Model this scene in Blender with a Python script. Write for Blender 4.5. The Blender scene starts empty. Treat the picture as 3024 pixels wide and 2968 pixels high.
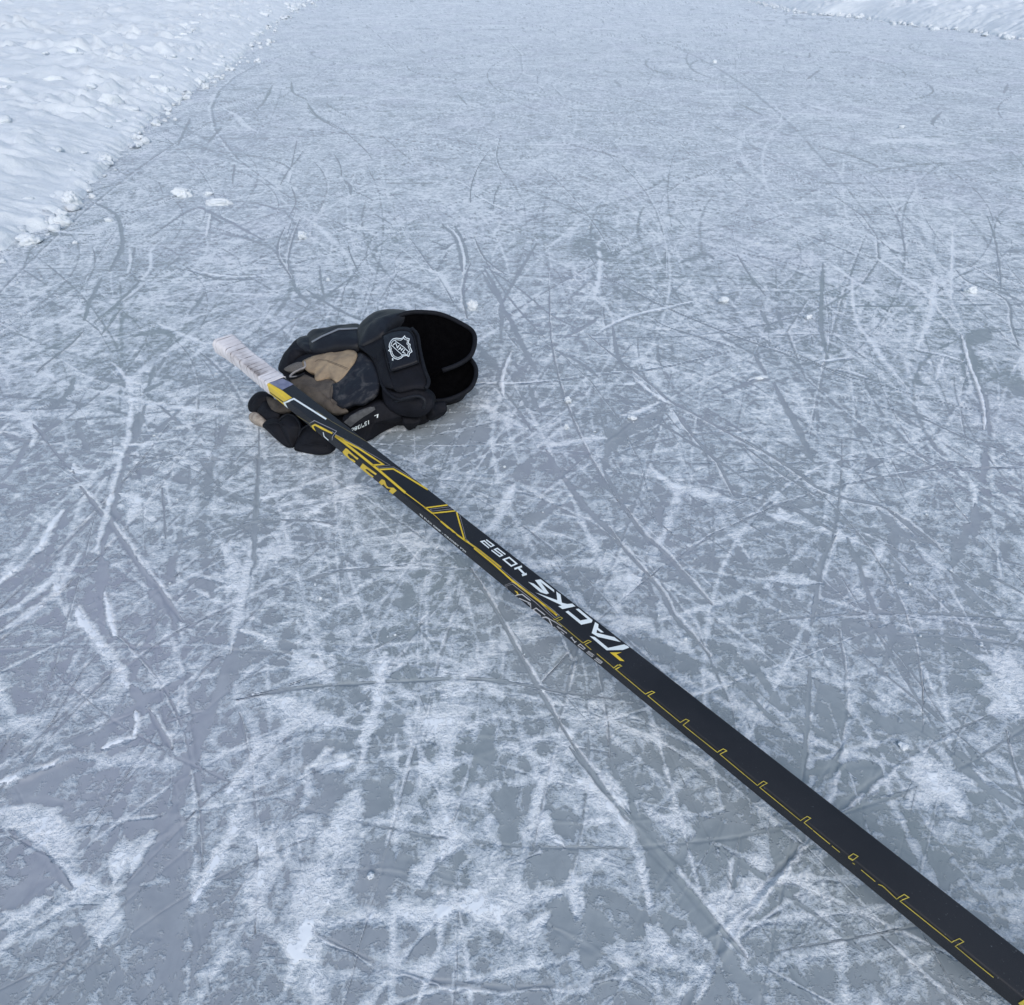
import bpy, bmesh, math, random
import numpy as np
from math import *
from mathutils import Vector, Matrix, noise as mn
from mathutils.geometry import tessellate_polygon
from mathutils.bvhtree import BVHTree
random.seed(5)
RNG = np.random.RandomState(11)
scene = bpy.context.scene
col = scene.collection

# ------------------------------------------------------------------ camera, sky, sun, exposure
H = .56                                   # camera height over the ice (m)
FPX, CX, CY = 1550., 1512., 1484.         # focal length and centre in photograph pixels
PITCH = atan2(CY + 100, FPX)
cam = bpy.data.cameras.new('camera'); cam.sensor_fit = 'HORIZONTAL'
cam.sensor_width = 36.; cam.lens = 36. * FPX / 3024.; cam.clip_start = .02; cam.clip_end = 2000.
camo = bpy.data.objects.new('camera', cam); col.objects.link(camo)
camo.location = (0, 0, H); camo.rotation_euler = (pi/2 - PITCH, 0, 0)
scene.camera = camo
scene.render.resolution_x = 1024; scene.render.resolution_y = 1005

SUN_EL, SUN_ROT = 46., 168.
w = bpy.data.worlds.new('World'); scene.world = w; w.use_nodes = True
nt = w.node_tree; bg = nt.nodes['Background']
sky = nt.nodes.new('ShaderNodeTexSky'); sky.sky_type = 'NISHITA'; sky.sun_disc = False
sky.sun_elevation = radians(SUN_EL); sky.sun_rotation = radians(SUN_ROT)
sky.dust_density = 2.; sky.ozone_density = 1.3; sky.air_density = 1.35
nt.links.new(sky.outputs[0], bg.inputs[0]); bg.inputs[1].default_value = .12
sl = bpy.data.lights.new('sun', 'SUN'); sl.energy = .8; sl.angle = radians(60); sl.color = (1, .97, .93)
so = bpy.data.objects.new('sun', sl); col.objects.link(so)
_sd = Vector((sin(radians(SUN_ROT))*cos(radians(SUN_EL)), cos(radians(SUN_ROT))*cos(radians(SUN_EL)), sin(radians(SUN_EL))))
so.rotation_euler = _sd.to_track_quat('Z', 'Y').to_euler()
scene.view_settings.view_transform = 'Standard'; scene.view_settings.look = 'None'
scene.view_settings.exposure = .50; scene.view_settings.gamma = 1.

# ------------------------------------------------------------------ helpers
R_ = np.array([1., 0, 0]); F_ = np.array([0, cos(PITCH), -sin(PITCH)]); U_ = np.array([0, sin(PITCH), cos(PITCH)])
C0 = np.array([0, 0, H])
def ray(x, y): return R_*(x-CX)/FPX - U_*(y-CY)/FPX + F_
def at(x, y, z=0.):
    r = ray(x, y); return C0 + r*((z-H)/r[2])
CROP = dict(O=(0, 0, 1.5588), A=(1400, 600, 1/1.904), B=(2200, 600, 1/1.904), C=(600, 300, 1/2.1556), E=(1800, 1500, 1/1.585),
            F=(0, 700, 1/2.7714), G=(700, 1900, 1/1.7825), H=(0, 1800, 1/1.904), I=(0, 1200, 1/1.94), J=(1300, 2200, 1/2.72),
            K=(0, 0, 1/1.94), S1=(1400, 1580, .12605), S2=(1640, 1760, .12605), S3=(1480, 1700, .16495), S4=(980, 1230, .15756),
            S5=(1240, 1440, .12605), Z1=(580, 860, .46392), Z2=(700, 900, .21008), Z3=(1050, 880, .21008), Z4=(950, 1200, .2626),
            Z6=(1800, 1900, .31513), Z7=(2424, 2368, .31513), R=(2024, 0, 1/1.94))
def px(c, pts):
    ox, oy, k = CROP[c]; return [(ox+a[0]*k, oy+a[1]*k) for a in pts]
def tag(o, label=None, cat=None, group=None, kind=None):
    if label: o['label'] = label
    if cat: o['category'] = cat
    if group: o['group'] = group
    if kind: o['kind'] = kind
    return o
def empty(name, loc):
    o = bpy.data.objects.new(name, None); col.objects.link(o); o.location = loc; o.empty_display_size = .05; return o
def link(name, me, mat, parent=None, smooth=True):
    o = bpy.data.objects.new(name, me); col.objects.link(o)
    if mat: me.materials.append(mat)
    if smooth: me.polygons.foreach_set('use_smooth', [True]*len(me.polygons))
    if parent:
        o.parent = parent; o.matrix_parent_inverse = Matrix.Translation(parent.location).inverted()
        if parent.parent: o.matrix_parent_inverse = Matrix.Identity(4)
    return o
def mk(name, vs, fs, mat, parent=None, smooth=True):
    me = bpy.data.meshes.new(name); me.from_pydata([tuple(v) for v in vs], [], fs); me.update()
    return link(name, me, mat, parent, smooth)
def gridmesh(name, X, Y, Z, attrs={}):
    n, m = X.shape
    me = bpy.data.meshes.new(name)
    me.vertices.add(n*m)
    me.vertices.foreach_set('co', np.stack([X, Y, Z], -1).astype(np.float32).ravel())
    i = np.arange(n*m).reshape(n, m)
    q = np.stack([i[:-1, :-1], i[:-1, 1:], i[1:, 1:], i[1:, :-1]], -1).reshape(-1, 4)
    me.loops.add(q.size); me.loops.foreach_set('vertex_index', q.astype(np.int32).ravel())
    me.polygons.add(len(q)); me.polygons.foreach_set('loop_start', np.arange(0, q.size, 4, dtype=np.int32))
    me.polygons.foreach_set('use_smooth', np.ones(len(q), bool))
    me.update(calc_edges=True)
    for k, a in attrs.items():
        at_ = me.attributes.new(k, 'FLOAT', 'POINT'); at_.data.foreach_set('value', a.astype(np.float32).ravel())
    return me
# numpy gradient noise
_perm = RNG.permutation(4096); _ang = RNG.rand(4096)*2*pi; _gx, _gy = np.cos(_ang), np.sin(_ang)
def perlin(x, y):
    xi = np.floor(x).astype(np.int64); yi = np.floor(y).astype(np.int64); xf = x-xi; yf = y-yi
    u = xf**3*(xf*(xf*6-15)+10); v = yf**3*(yf*(yf*6-15)+10)
    def g(a, b, fx, fy):
        h = _perm[(_perm[a & 4095]+b) & 4095]; return _gx[h]*fx+_gy[h]*fy
    n00 = g(xi, yi, xf, yf); n10 = g(xi+1, yi, xf-1, yf); n01 = g(xi, yi+1, xf, yf-1); n11 = g(xi+1, yi+1, xf-1, yf-1)
    return (n00+(n10-n00)*u)*(1-v)+(n01+(n11-n01)*u)*v
def fbm(x, y, o=4, r=.55):
    s = 0; a = 1.; t = 0
    for k in range(o):
        s = s+a*perlin(x*2**k+17.3*k, y*2**k+5.1*k); t += a; a *= r
    return s/t*1.5
def crom(pts, n, closed=False):
    P = np.array(pts, float); N = len(P); out = []
    segs = N if closed else N-1
    for i in range(segs):
        if closed: p0, p1, p2, p3 = P[(i-1) % N], P[i], P[(i+1) % N], P[(i+2) % N]
        else: p0, p1, p2, p3 = P[max(i-1, 0)], P[i], P[i+1], P[min(i+2, N-1)]
        for t in np.arange(n)/n:
            out.append(.5*((2*p1)+(-p0+p2)*t+(2*p0-5*p1+4*p2-p3)*t*t+(-p0+3*p1-3*p2+p3)*t**3))
    if not closed: out.append(P[-1])
    return np.array(out)

# ------------------------------------------------------------------ materials
class NG:
    def __init__(s, name):
        s.m = bpy.data.materials.new(name); s.m.use_nodes = True; s.t = s.m.node_tree
        s.b = s.t.nodes['Principled BSDF']
    def n(s, ty, **kw):
        nd = s.t.nodes.new(ty)
        for k, v in kw.items():
            if k.startswith('i_'): nd.inputs[k[2:].replace('_', ' ')].default_value = v
            else: setattr(nd, k, v)
        return nd
    def l(s, a, b): s.t.links.new(a, b)
    def math(s, op, a, b=None, c=None, clamp=False):
        nd = s.n('ShaderNodeMath', operation=op, use_clamp=clamp)
        for i, v in enumerate((a, b, c)):
            if v is None: continue
            if isinstance(v, (int, float)): nd.inputs[i].default_value = v
            else: s.l(v, nd.inputs[i])
        return nd.outputs[0]
    def ss(s, v, a, b):
        nd = s.n('ShaderNodeMapRange', interpolation_type='SMOOTHSTEP')
        s.l(v, nd.inputs[0]); nd.inputs[1].default_value = a; nd.inputs[2].default_value = b; return nd.outputs[0]
    def noise(s, vec, scale, detail=6, rough=.55, dist=0.):
        nd = s.n('ShaderNodeTexNoise', i_Scale=scale, i_Detail=detail, i_Roughness=rough, i_Distortion=dist)
        s.l(vec, nd.inputs['Vector']); return nd.outputs[0]
    def mix(s, f, a, b):
        nd = s.n('ShaderNodeMix', data_type='RGBA')
        if isinstance(f, (int, float)): nd.inputs[0].default_value = f
        else: s.l(f, nd.inputs[0])
        for i, v in ((6, a), (7, b)):
            if isinstance(v, tuple): nd.inputs[i].default_value = (*v, 1)
            else: s.l(v, nd.inputs[i])
        return nd.outputs[2]
    def bump(s, h, dist, strength=1.):
        nd = s.n('ShaderNodeBump', i_Strength=strength, i_Distance=dist); s.l(h, nd.inputs['Height']); s.l(nd.outputs[0], s.b.inputs['Normal'])
def simple(name, c, rough=.6, c2=None, scale=60, bumpd=0, spec=.5, bscale=None):
    g = NG(name); tc = g.n('ShaderNodeTexCoord').outputs['Object']
    n = g.noise(tc, scale, 6, .6)
    g.l(g.mix(g.ss(n, .35, .68), c, c2 or tuple(x*.8 for x in c)), g.b.inputs['Base Color'])
    g.b.inputs['Roughness'].default_value = rough; g.b.inputs['Specular IOR Level'].default_value = spec
    if bumpd: g.bump(g.noise(tc, bscale or scale*6, 4, .6), bumpd)
    return g.m

def ice_material():
    g = NG('skated_ice'); tc = g.n('ShaderNodeTexCoord').outputs['Object']
    fr = g.n('ShaderNodeAttribute', attribute_name='frost').outputs['Fac']
    sm = g.n('ShaderNodeAttribute', attribute_name='smooth').outputs['Fac']
    # warp so nothing runs straight
    wn = g.n('ShaderNodeTexNoise', i_Scale=5., i_Detail=3.); g.l(tc, wn.inputs['Vector'])
    wv = g.n('ShaderNodeVectorMath', operation='MULTIPLY_ADD'); g.l(wn.outputs['Color'], wv.inputs[0]); wv.inputs[1].default_value = (.09, .09, 0); g.l(tc, wv.inputs[2])
    W = wv.outputs[0]
    n1 = g.noise(W, 11., 9, .64, .3)
    n2 = g.noise(tc, 95., 7, .62, .25)
    n3 = g.noise(tc, 330., 4, .6)
    n4 = g.noise(W, 38., 8, .68, .5)
    def streak(ang, sx, sy, sc):
        mp = g.n('ShaderNodeMapping'); mp.inputs['Rotation'].default_value = (0, 0, radians(ang)); mp.inputs['Scale'].default_value = (sx, sy, 1)
        g.l(W, mp.inputs['Vector']); return g.noise(mp.outputs[0], sc, 7, .62)
    s1 = streak(25, 1, 9., 10.); s2 = streak(-48, 1, 10, 9.); s3 = streak(80, 1, 8, 11.)
    mx = g.math('MAXIMUM', g.math('MAXIMUM', s1, s2), s3)
    mi = g.math('MINIMUM', g.math('MINIMUM', s1, s2), s3)
    st = g.math('ADD', mx, mi)                                 # about 1.0
    v = g.math('ADD', fr, g.math('MULTIPLY', g.math('SUBTRACT', n1, .5), .48))
    v = g.math('ADD', v, g.math('MULTIPLY', g.math('SUBTRACT', st, 1.), .60))
    fine = g.math('ADD', g.math('MULTIPLY', g.math('SUBTRACT', n2, .5), 1.3), g.math('MULTIPLY', g.math('SUBTRACT', n3, .5), .6))
    fine = g.math('ADD', fine, g.math('MULTIPLY', g.math('SUBTRACT', n4, .5), 1.35))
    fine = g.math('MULTIPLY', fine, g.math('SUBTRACT', 1., g.math('MULTIPLY', sm, .40)))
    v = g.math('ADD', v, fine)
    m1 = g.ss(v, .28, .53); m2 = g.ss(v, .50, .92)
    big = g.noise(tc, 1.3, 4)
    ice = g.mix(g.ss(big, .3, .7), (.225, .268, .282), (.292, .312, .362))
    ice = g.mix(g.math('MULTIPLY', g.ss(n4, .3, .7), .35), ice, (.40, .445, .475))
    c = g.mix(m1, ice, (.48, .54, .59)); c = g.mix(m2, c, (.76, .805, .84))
    hv = g.noise(tc, 2.1, 5, .6); c = g.mix(g.math('MULTIPLY', g.ss(hv, .45, .7), .10), c, (.50, .46, .62))
    g.l(c, g.b.inputs['Base Color'])
    mr = g.n('ShaderNodeMapRange'); g.l(m1, mr.inputs[0]); mr.inputs[3].default_value = .38; mr.inputs[4].default_value = .75
    g.l(mr.outputs[0], g.b.inputs['Roughness']); g.b.inputs['Specular IOR Level'].default_value = .45; g.b.inputs['IOR'].default_value = 1.31
    vv = g.n('ShaderNodeClamp'); g.l(v, vv.inputs[0]); vv.inputs[1].default_value = .3; vv.inputs[2].default_value = 1.1
    g.bump(vv.outputs[0], .0045, .9)
    return g.m
def snow_material(name='bank_snow'):
    g = NG(name); tc = g.n('ShaderNodeTexCoord').outputs['Object']
    n = g.noise(tc, 7., 6, .6)
    g.l(g.mix(g.ss(n, .3, .7), (.63, .68, .72), (.72, .765, .80)), g.b.inputs['Base Color'])
    g.b.inputs['Roughness'].default_value = .85; g.b.inputs['Specular IOR Level'].default_value = .2
    h = g.math('ADD', g.noise(tc, 60, 6, .65), g.math('MULTIPLY', g.noise(tc, 350, 3, .6), .25)); g.bump(h, .006, .7)
    return g.m
ICE = ice_material(); SNOW = snow_material()
# ------------------------------------------------------------------ ice sheet: frost, skate cuts, scraped bands, little ridges
# kind: c thin cut, C cut with thrown-up berm, d broad scraped band, w smeared frost, r raised ridge; width in mm; traced points
TR = [
('O','d',7,[(490,870),(485,960),(478,1060),(465,1150)]),('O','d',13,[(465,1150),(440,1240),(400,1350),(360,1440),(335,1520)]),
('O','d',26,[(345,1480),(322,1600),(335,1720),(330,1840),(335,1920)]),('O','d',10,[(335,1520),(270,1640),(235,1740)]),
('O','C',4,[(890,1075),(935,1150),(985,1240),(1035,1330),(1085,1410)]),('O','C',6,[(1085,1410),(1140,1490),(1200,1570),(1260,1640),(1330,1720),(1410,1810)]),
('O','d',14,[(1155,1440),(1210,1560),(1260,1650),(1310,1720),(1390,1830),(1440,1900)]),
('O','c',3,[(470,1318),(560,1303),(640,1297),(800,1290),(900,1287),(990,1297),(1060,1310),(1170,1325)]),
('I','C',6,[(460,460),(600,640),(650,700),(740,830),(800,920),(900,1040),(1040,1230)]),('I','d',13,[(860,1060),(950,1150),(1040,1230)]),
('I','d',12,[(830,0),(790,130),(720,300),(680,450),(640,640),(600,740),(585,850)]),('I','w',9,[(760,0),(740,180),(690,300),(650,460),(570,760),(550,830)]),
('I','d',16,[(585,850),(580,1000),(575,1100)]),('I','d',28,[(575,1090),(590,1220),(620,1340)]),('I','w',11,[(450,1150),(500,1250),(590,1390),(680,1500)]),
('I','r',9,[(600,1070),(625,1180),(660,1310)]),('I','d',14,[(640,1440),(720,1500)]),
('I','r',13,[(360,600),(290,700),(240,800),(180,880),(90,940),(0,1010)]),('I','d',26,[(250,830),(160,940),(60,1030),(0,1080)]),('I','d',10,[(370,620),(350,700)]),
('I','w',14,[(0,1290),(120,1220),(240,1130),(330,1050),(450,850)]),('I','w',12,[(0,1200),(200,1080),(330,960)]),
('I','c',4,[(1700,100),(1480,120),(1480,260),(1475,560),(1455,700)]) if 0 else ('I','c',3,[(1485,130),(1480,420),(1470,640)]),
('I','c',3,[(930,470),(940,600),(950,760)]),('I','w',8,[(620,250),(700,230),(860,215),(1000,190)]),('I','w',10,[(420,330),(440,380),(500,370)]),
('I','w',18,[(1440,780),(1410,1000),(1360,1220),(1320,1420)]),('I','w',26,[(1270,800),(1340,950),(1300,1100)]),('I','w',30,[(1600,760),(1580,900)]),
('I','w',10,[(1500,530),(1700,470),(1940,390)]),('I','c',3,[(1290,690),(1500,665),(1700,655),(1940,680)]),('I','r',5,[(1790,665),(1900,690)]),
('I','d',12,[(980,870),(975,960),(995,1010)]),('I','c',3,[(200,120),(330,280),(430,390)]),('I','d',8,[(440,90),(460,160),(510,270)]),
('I','d',9,[(170,190),(100,310),(20,420)]),('I','w',16,[(60,40),(200,130),(170,250)]),('I','w',16,[(680,500),(780,560),(720,700)]),
('H','w',11,[(430,0),(450,60),(560,180),(640,280),(700,400),(730,440)]),('H','d',9,[(740,430),(770,500),(800,590)]),('H','r',6,[(760,570),(775,640),(750,720)]),
('H','r',10,[(0,970),(150,930),(300,870),(430,820)]),('H','r',9,[(580,780),(680,740),(760,725)]),('H','d',34,[(0,1040),(200,970),(380,900),(520,870)]),
('H','d',9,[(0,1100),(180,1080),(370,1085)]),('H','d',30,[(560,1000),(440,1090),(330,1130)]),
('H','w',12,[(0,1140),(90,1180),(200,1290),(300,1420),(430,1550),(640,1590)]),('H','d',7,[(50,1240),(180,1330),(290,1440),(400,1570)]),
('H','c',4,[(930,640),(1040,600),(1130,575)]),('H','C',4,[(840,570),(900,680),(960,780)]),
('H','w',26,[(1460,760),(1380,920),(1290,1020)]),('H','w',22,[(1350,1080),(1330,1200),(1260,1340),(1180,1480),(1100,1620)]),('H','w',18,[(1420,480),(1560,520),(1720,600),(1904,650)]),
('H','w',20,[(1360,120),(1500,170),(1700,290),(1904,380)]),('H','d',24,[(1660,60),(1600,200),(1640,250)]),('H','w',50,[(1904,1400),(1800,1600),(1700,1904)]),
('H','d',20,[(560,1690),(760,1760),(900,1850)]),('H','w',30,[(0,1800),(160,1700),(300,1620)]),('H','w',40,[(640,1600),(600,1740),(560,1904)]),
('H','d',18,[(0,1700),(150,1590),(300,1530)]),('H','w',18,[(640,1560),(680,1400),(700,1280)]),('H','w',20,[(740,1480),(800,1350),(880,1260)]),
('G','c',3,[(0,300),(200,260),(400,230),(600,212),(900,195),(1200,183),(1426,195)]),
('G','w',26,[(780,60),(740,300),(690,450),(660,600)]),('G','w',34,[(660,600),(640,760),(560,900),(520,1100),(440,1300),(370,1450),(300,1650),(250,1850)]),
('G','w',18,[(240,80),(400,150),(600,190)]),('G','w',18,[(300,340),(450,400),(620,450)]),('G','w',26,[(350,1470),(600,1450),(800,1410),(1000,1430),(1200,1390),(1426,1360)]),
('G','w',40,[(900,380),(1050,420),(1200,380)]),('G','w',50,[(1040,240),(1250,230)]),('G','w',12,[(370,660),(370,800),(350,860)]),('G','w',14,[(180,1040),(200,1160),(170,1280)]),
('G','d',36,[(1300,430),(1310,560),(1290,760)]),('G','d',50,[(760,640),(740,800),(690,900)]),('G','d',40,[(560,640),(480,800),(470,960)]),('G','d',40,[(520,60),(600,130),(700,170)]),
('G','d',30,[(420,320),(560,280),(680,290)]),('G','d',34,[(400,560),(540,520),(640,470)]),('G','d',34,[(780,410),(860,460)]),('G','w',40,[(1100,900),(1150,1100),(1000,1180),(1090,1330)]),
('G','w',10,[(60,1000),(150,1100),(100,1330)]),('G','d',44,[(620,1300),(800,1200),(900,1140)]),('G','d',44,[(1060,1160),(1130,1260)]),
('G','w',14,[(1330,900),(1350,980),(1380,1050)]),('G','w',10,[(500,560),(400,640)]),('G','w',14,[(400,650),(600,625)]),
('J','w',20,[(1120,290),(1300,420),(1420,560),(1540,720),(1600,900),(1640,1080),(1680,1280)]),('J','c',4,[(1040,20),(1200,220),(1400,460),(1560,620),(1700,780),(1904,1060)]),
('J','w',16,[(1340,240),(1440,400),(1530,540)]),('J','d',26,[(1420,40),(1500,200),(1580,420)]),('J','d',30,[(1600,480),(1700,760),(1780,1000),(1820,1180)]),
('J','w',18,[(760,500),(850,660),(1000,820)]),('J','w',14,[(350,360),(400,560),(450,760)]),('J','d',34,[(520,340),(500,480),(520,700),(560,860)]),('J','d',30,[(900,560),(1000,620),(1060,740)]),
('J','d',50,[(1040,1180),(1000,1400),(950,1700)]),('J','d',30,[(1180,1300),(1220,1500),(1180,1800)]),
('J','w',26,[(1060,1040),(1090,1360)]),('J','w',50,[(1650,1450),(1780,1600),(1904,1760)]),('J','w',20,[(700,1520),(860,1380)]),('J','w',40,[(100,1180),(400,1260),(700,1220),(960,1180)]),
('A','c',4,[(0,200),(80,350),(160,480),(250,600),(400,760)]),('A','d',10,[(60,370),(140,520),(155,600),(150,760)]),('A','d',8,[(350,230),(260,380),(170,540),(160,580)]),
('A','c',4,[(50,350),(250,480),(420,620),(570,700)]),('A','d',12,[(150,570),(220,690),(280,820),(360,960)]),('A','d',22,[(10,790),(80,880),(150,960)]),
('A','C',3,[(420,360),(425,600),(435,780),(480,1000),(550,1200),(640,1400),(760,1600),(900,1800),(1000,1904)]),('A','C',3,[(0,1020),(200,1022),(430,1005),(700,965),(1000,935),(1300,870),(1450,830)]),
('A','r',6,[(10,1012),(200,1015),(420,1000)]),('A','r',7,[(215,830),(180,920),(160,1000),(165,1080)]),('A','C',4,[(720,410),(850,470),(1000,550),(1200,640),(1450,740),(1700,830),(1904,900)]),
('A','C',5,[(640,740),(800,870),(950,980),(1100,1110),(1250,1190),(1450,1300),(1700,1440),(1904,1560)]),('A','C',5,[(1120,1160),(1250,1330),(1370,1460),(1460,1640)]),
('A','c',4,[(820,1080),(950,1180),(1150,1300),(1350,1430),(1550,1570)]),('A','d',8,[(400,1380),(500,1540),(620,1700),(820,1904)]),('A','c',5,[(730,1500),(800,1640),(900,1780),(980,1904)]),
('A','d',26,[(800,1420),(790,1320),(900,1240),(1080,1175)]),('A','d',14,[(760,1270),(750,1400),(735,1490)]),('A','r',8,[(680,740),(780,680),(900,630),(1070,590),(1250,550)]),
('A','d',8,[(500,760),(620,700),(700,640)]),('A','d',9,[(1690,1010),(1760,1160),(1850,1330),(1904,1450)]),('A','d',7,[(1580,860),(1640,960)]),('A','c',5,[(1480,290),(1560,420),(1640,520)]),
('A','c',4,[(1460,270),(1650,310),(1904,370)]),('A','w',12,[(750,190),(700,230),(710,330),(700,440),(670,540)]),('A','r',8,[(900,980),(980,1050),(1080,1120)]),('A','w',10,[(820,1200),(930,1170),(1040,1120)]),
('A','w',14,[(400,1380),(560,1340),(740,1320)]),('A','w',14,[(230,1580),(150,1750),(60,1850)]),
('A','d',20,[(250,1820),(400,1740),(520,1690)]),('A','w',22,[(30,1130),(160,1200),(290,1270)]),('A','r',8,[(1540,1000),(1640,970)]),('A','d',8,[(1400,1070),(1540,1010),(1660,990)]),('A','w',20,[(980,1480),(1150,1600),(1500,1680)]),
('A','d',6,[(460,830),(600,900),(700,980)]),('A','c',4,[(1000,640),(1100,700),(1460,810)]),('A','d',24,[(600,200),(800,320),(560,280)]),('A','d',24,[(1150,340),(1300,290),(1350,320)]),
('A','d',7,[(780,700),(800,820),(850,930),(1000,940)]),('A','d',6,[(220,890),(290,990)]),('A','d',6,[(310,1030),(350,1140),(380,1190)]),('A','c',4,[(180,1070),(240,1150),(320,1280)]),('A','d',7,[(260,1060),(300,1150)]),
('B','c',3,[(250,625),(400,595),(600,580),(900,578),(1200,575),(1569,568)]),('B','C',5,[(1180,370),(1250,440),(1430,520),(1490,580),(1500,680),(1540,800)]),
('B','d',12,[(1250,740),(1280,900),(1320,1020),(1360,1150),(1380,1300)]),('B','r',6,[(1220,740),(1265,900),(1310,1010),(1350,1160),(1350,1270)]),('B','d',34,[(1270,800),(1370,700)]),
('B','r',7,[(960,820),(1100,850),(1240,890)]),('B','d',11,[(1360,1380),(1340,1560)]),('B','w',9,[(1240,700),(1280,1550),(1300,1700)]) if 0 else ('B','w',8,[(1260,1540),(1300,1620),(1290,1720)]),
('B','C',3,[(0,760),(150,800),(300,850),(450,920),(600,980),(800,1030),(1000,1090),(1330,1170)]),('B','c',3,[(530,1080),(750,1140),(1000,1210),(1200,1300),(1400,1370),(1569,1420)]),
('B','w',10,[(480,340),(620,440),(740,510)]),('B','w',9,[(605,430),(610,560),(640,680),(720,790),(800,900),(930,1050)]),('B','w',14,[(580,140),(720,190),(880,280)]),
('B','w',12,[(740,310),(850,390),(980,470),(1060,560)]),('B','w',14,[(1160,10),(1160,360),(1160,540)]) if 0 else ('B','w',8,[(1170,160),(1165,350),(1160,540)]),
('B','w',14,[(1070,420),(1050,600),(1000,750),(970,810)]),('B','w',9,[(0,245),(180,240),(300,265)]),('B','d',9,[(440,340),(430,560),(430,700),(465,870)]),
('B','r',7,[(430,890),(520,875),(600,870)]),('B','d',8,[(160,1010),(230,1130),(320,1290),(350,1420)]),('B','d',9,[(90,600),(140,700)]),('B','d',8,[(180,600),(210,700)]),
('B','C',6,[(0,1330),(120,1400),(260,1490),(400,1590),(560,1660),(760,1700),(900,1800),(1000,1904)]),('B','C',4,[(0,1370),(150,1480),(300,1580),(430,1660)]),
('B','d',5,[(230,1680),(350,1760),(510,1850)]),('B','c',4,[(940,1520),(1080,1470),(1190,1450)]),('B','d',4,[(1360,70),(1400,180),(1430,350),(1440,500)]),('B','d',4,[(1400,70),(1440,120)]),
('B','d',5,[(1290,440),(1440,480),(1569,500)]),('B','d',30,[(1480,280),(1569,260)]),('B','c',3,[(740,195),(840,280)]),('B','r',8,[(500,930),(600,950),(690,980)]),('B','w',16,[(1100,830),(1180,560),(1070,990)]) if 0 else ('B','w',8,[(1120,870),(1080,990)]),
('B','d',60,[(1380,950),(1500,1000),(1569,1080)]),('B','d',16,[(1300,1690),(1290,1904)]),('B','r',6,[(1250,340),(1340,390),(1430,450)]),('B','d',8,[(1380,460),(1440,500),(1569,560)]),
('C','d',5,[(640,310),(600,370),(540,440),(490,530)]),('C','d',5,[(430,370),(510,400),(560,430)]),('C','d',5,[(600,230),(580,330),(560,420)]),('C','r',6,[(560,450),(540,520)]),('C','c',4,[(560,540),(590,640),(540,740)]),
('C','C',5,[(520,800),(480,890),(475,980),(520,1060),(560,1120)]),('C','C',5,[(620,740),(570,880),(545,990),(545,1080)]),('C','d',9,[(570,1130),(600,1210),(680,1290)]),('C','d',7,[(660,1200),(750,1260),(870,1330),(1000,1390)]),
('C','r',8,[(0,1090),(80,1110),(200,1118),(330,1115),(440,1105)]),('C','c',4,[(0,1105),(100,1132),(220,1135),(380,1130)]),('C','w',5,[(260,1010),(480,1000),(700,985),(880,970)]),('C','w',5,[(1100,965),(1250,975)]),
('C','w',12,[(110,40),(220,90),(300,170),(380,210)]) if 0 else ('C','w',7,[(110,40),(220,90),(300,170),(380,210)]),('C','c',5,[(660,30),(700,80),(800,130),(900,190),(980,260),(1050,330),(1075,370)]),('C','c',5,[(770,0),(850,60),(940,100)]),
('C','c',4,[(1130,210),(1220,290),(1320,370)]),('C','r',6,[(1270,330),(1400,285),(1540,255)]),('C','c',4,[(1370,190),(1560,240),(1820,290)]),('C','c',4,[(1480,290),(1640,315),(1760,325)]),('C','w',6,[(1140,103),(1400,110)]),
('C','c',3,[(1150,410),(1400,400),(1600,420),(1900,405)]),('C','C',4,[(1830,300),(1760,400),(1710,520),(1700,640)]),('C','C',4,[(1900,200),(1870,330),(1890,420),(1930,480)]),('C','c',4,[(1900,510),(1860,590),(1845,700)]),
('C','r',8,[(1730,590),(1820,640),(1930,690)]),('C','r',6,[(1600,490),(1690,540)]),('C','d',9,[(1520,780),(1600,860),(1630,960),(1650,1080)]),('C','d',7,[(1600,790),(1650,880),(1680,980),(1690,1030)]),('C','r',6,[(1560,790),(1620,860),(1660,980),(1660,1100)]),
('C','C',6,[(1700,1030),(1670,1120),(1655,1220),(1680,1380)]),('C','C',3,[(1300,850),(1360,930),(1430,1030),(1500,1120),(1560,1220),(1600,1300)]),('C','c',3,[(1480,1090),(1560,950)]),('C','c',4,[(1440,880),(1560,930)]),
('C','c',4,[(1100,720),(1200,780)]),('C','c',3,[(920,860),(930,950),(990,1090)]),('C','r',7,[(820,835),(890,805),(990,785)]),('C','r',4,[(950,920),(1030,890),(1100,870)]),('C','r',5,[(1150,815),(1220,790),(1290,800)]),('C','w',8,[(40,870),(200,880),(300,800)]) if 0 else ('C','r',5,[(50,875),(180,880)]),
('C','r',7,[(90,735),(150,745),(210,775)]),('C','r',7,[(20,860),(30,800),(45,720)]),('C','c',4,[(60,800),(200,845),(330,870),(440,880)]),('C','d',7,[(60,735),(120,775)]),('C','C',5,[(1730,870),(1780,980),(1850,1050),(1940,1110)]),
('C','d',9,[(1780,1090),(1830,1180),(1890,1270),(1900,1360)]),('C','w',20,[(1350,1050),(1500,1100),(1600,1250)]),('C','w',9,[(1900,760),(1850,850)]),('C','w',10,[(210,430),(330,430),(440,440)]),('C','d',6,[(200,400),(185,520)]),('C','d',5,[(740,1040),(750,1150),(770,1240)]),
('C','d',10,[(900,500),(935,540),(940,590)]),('C','c',4,[(830,330),(870,400),(880,470)]),('C','c',4,[(960,570),(1030,600),(1085,630)]),
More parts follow.
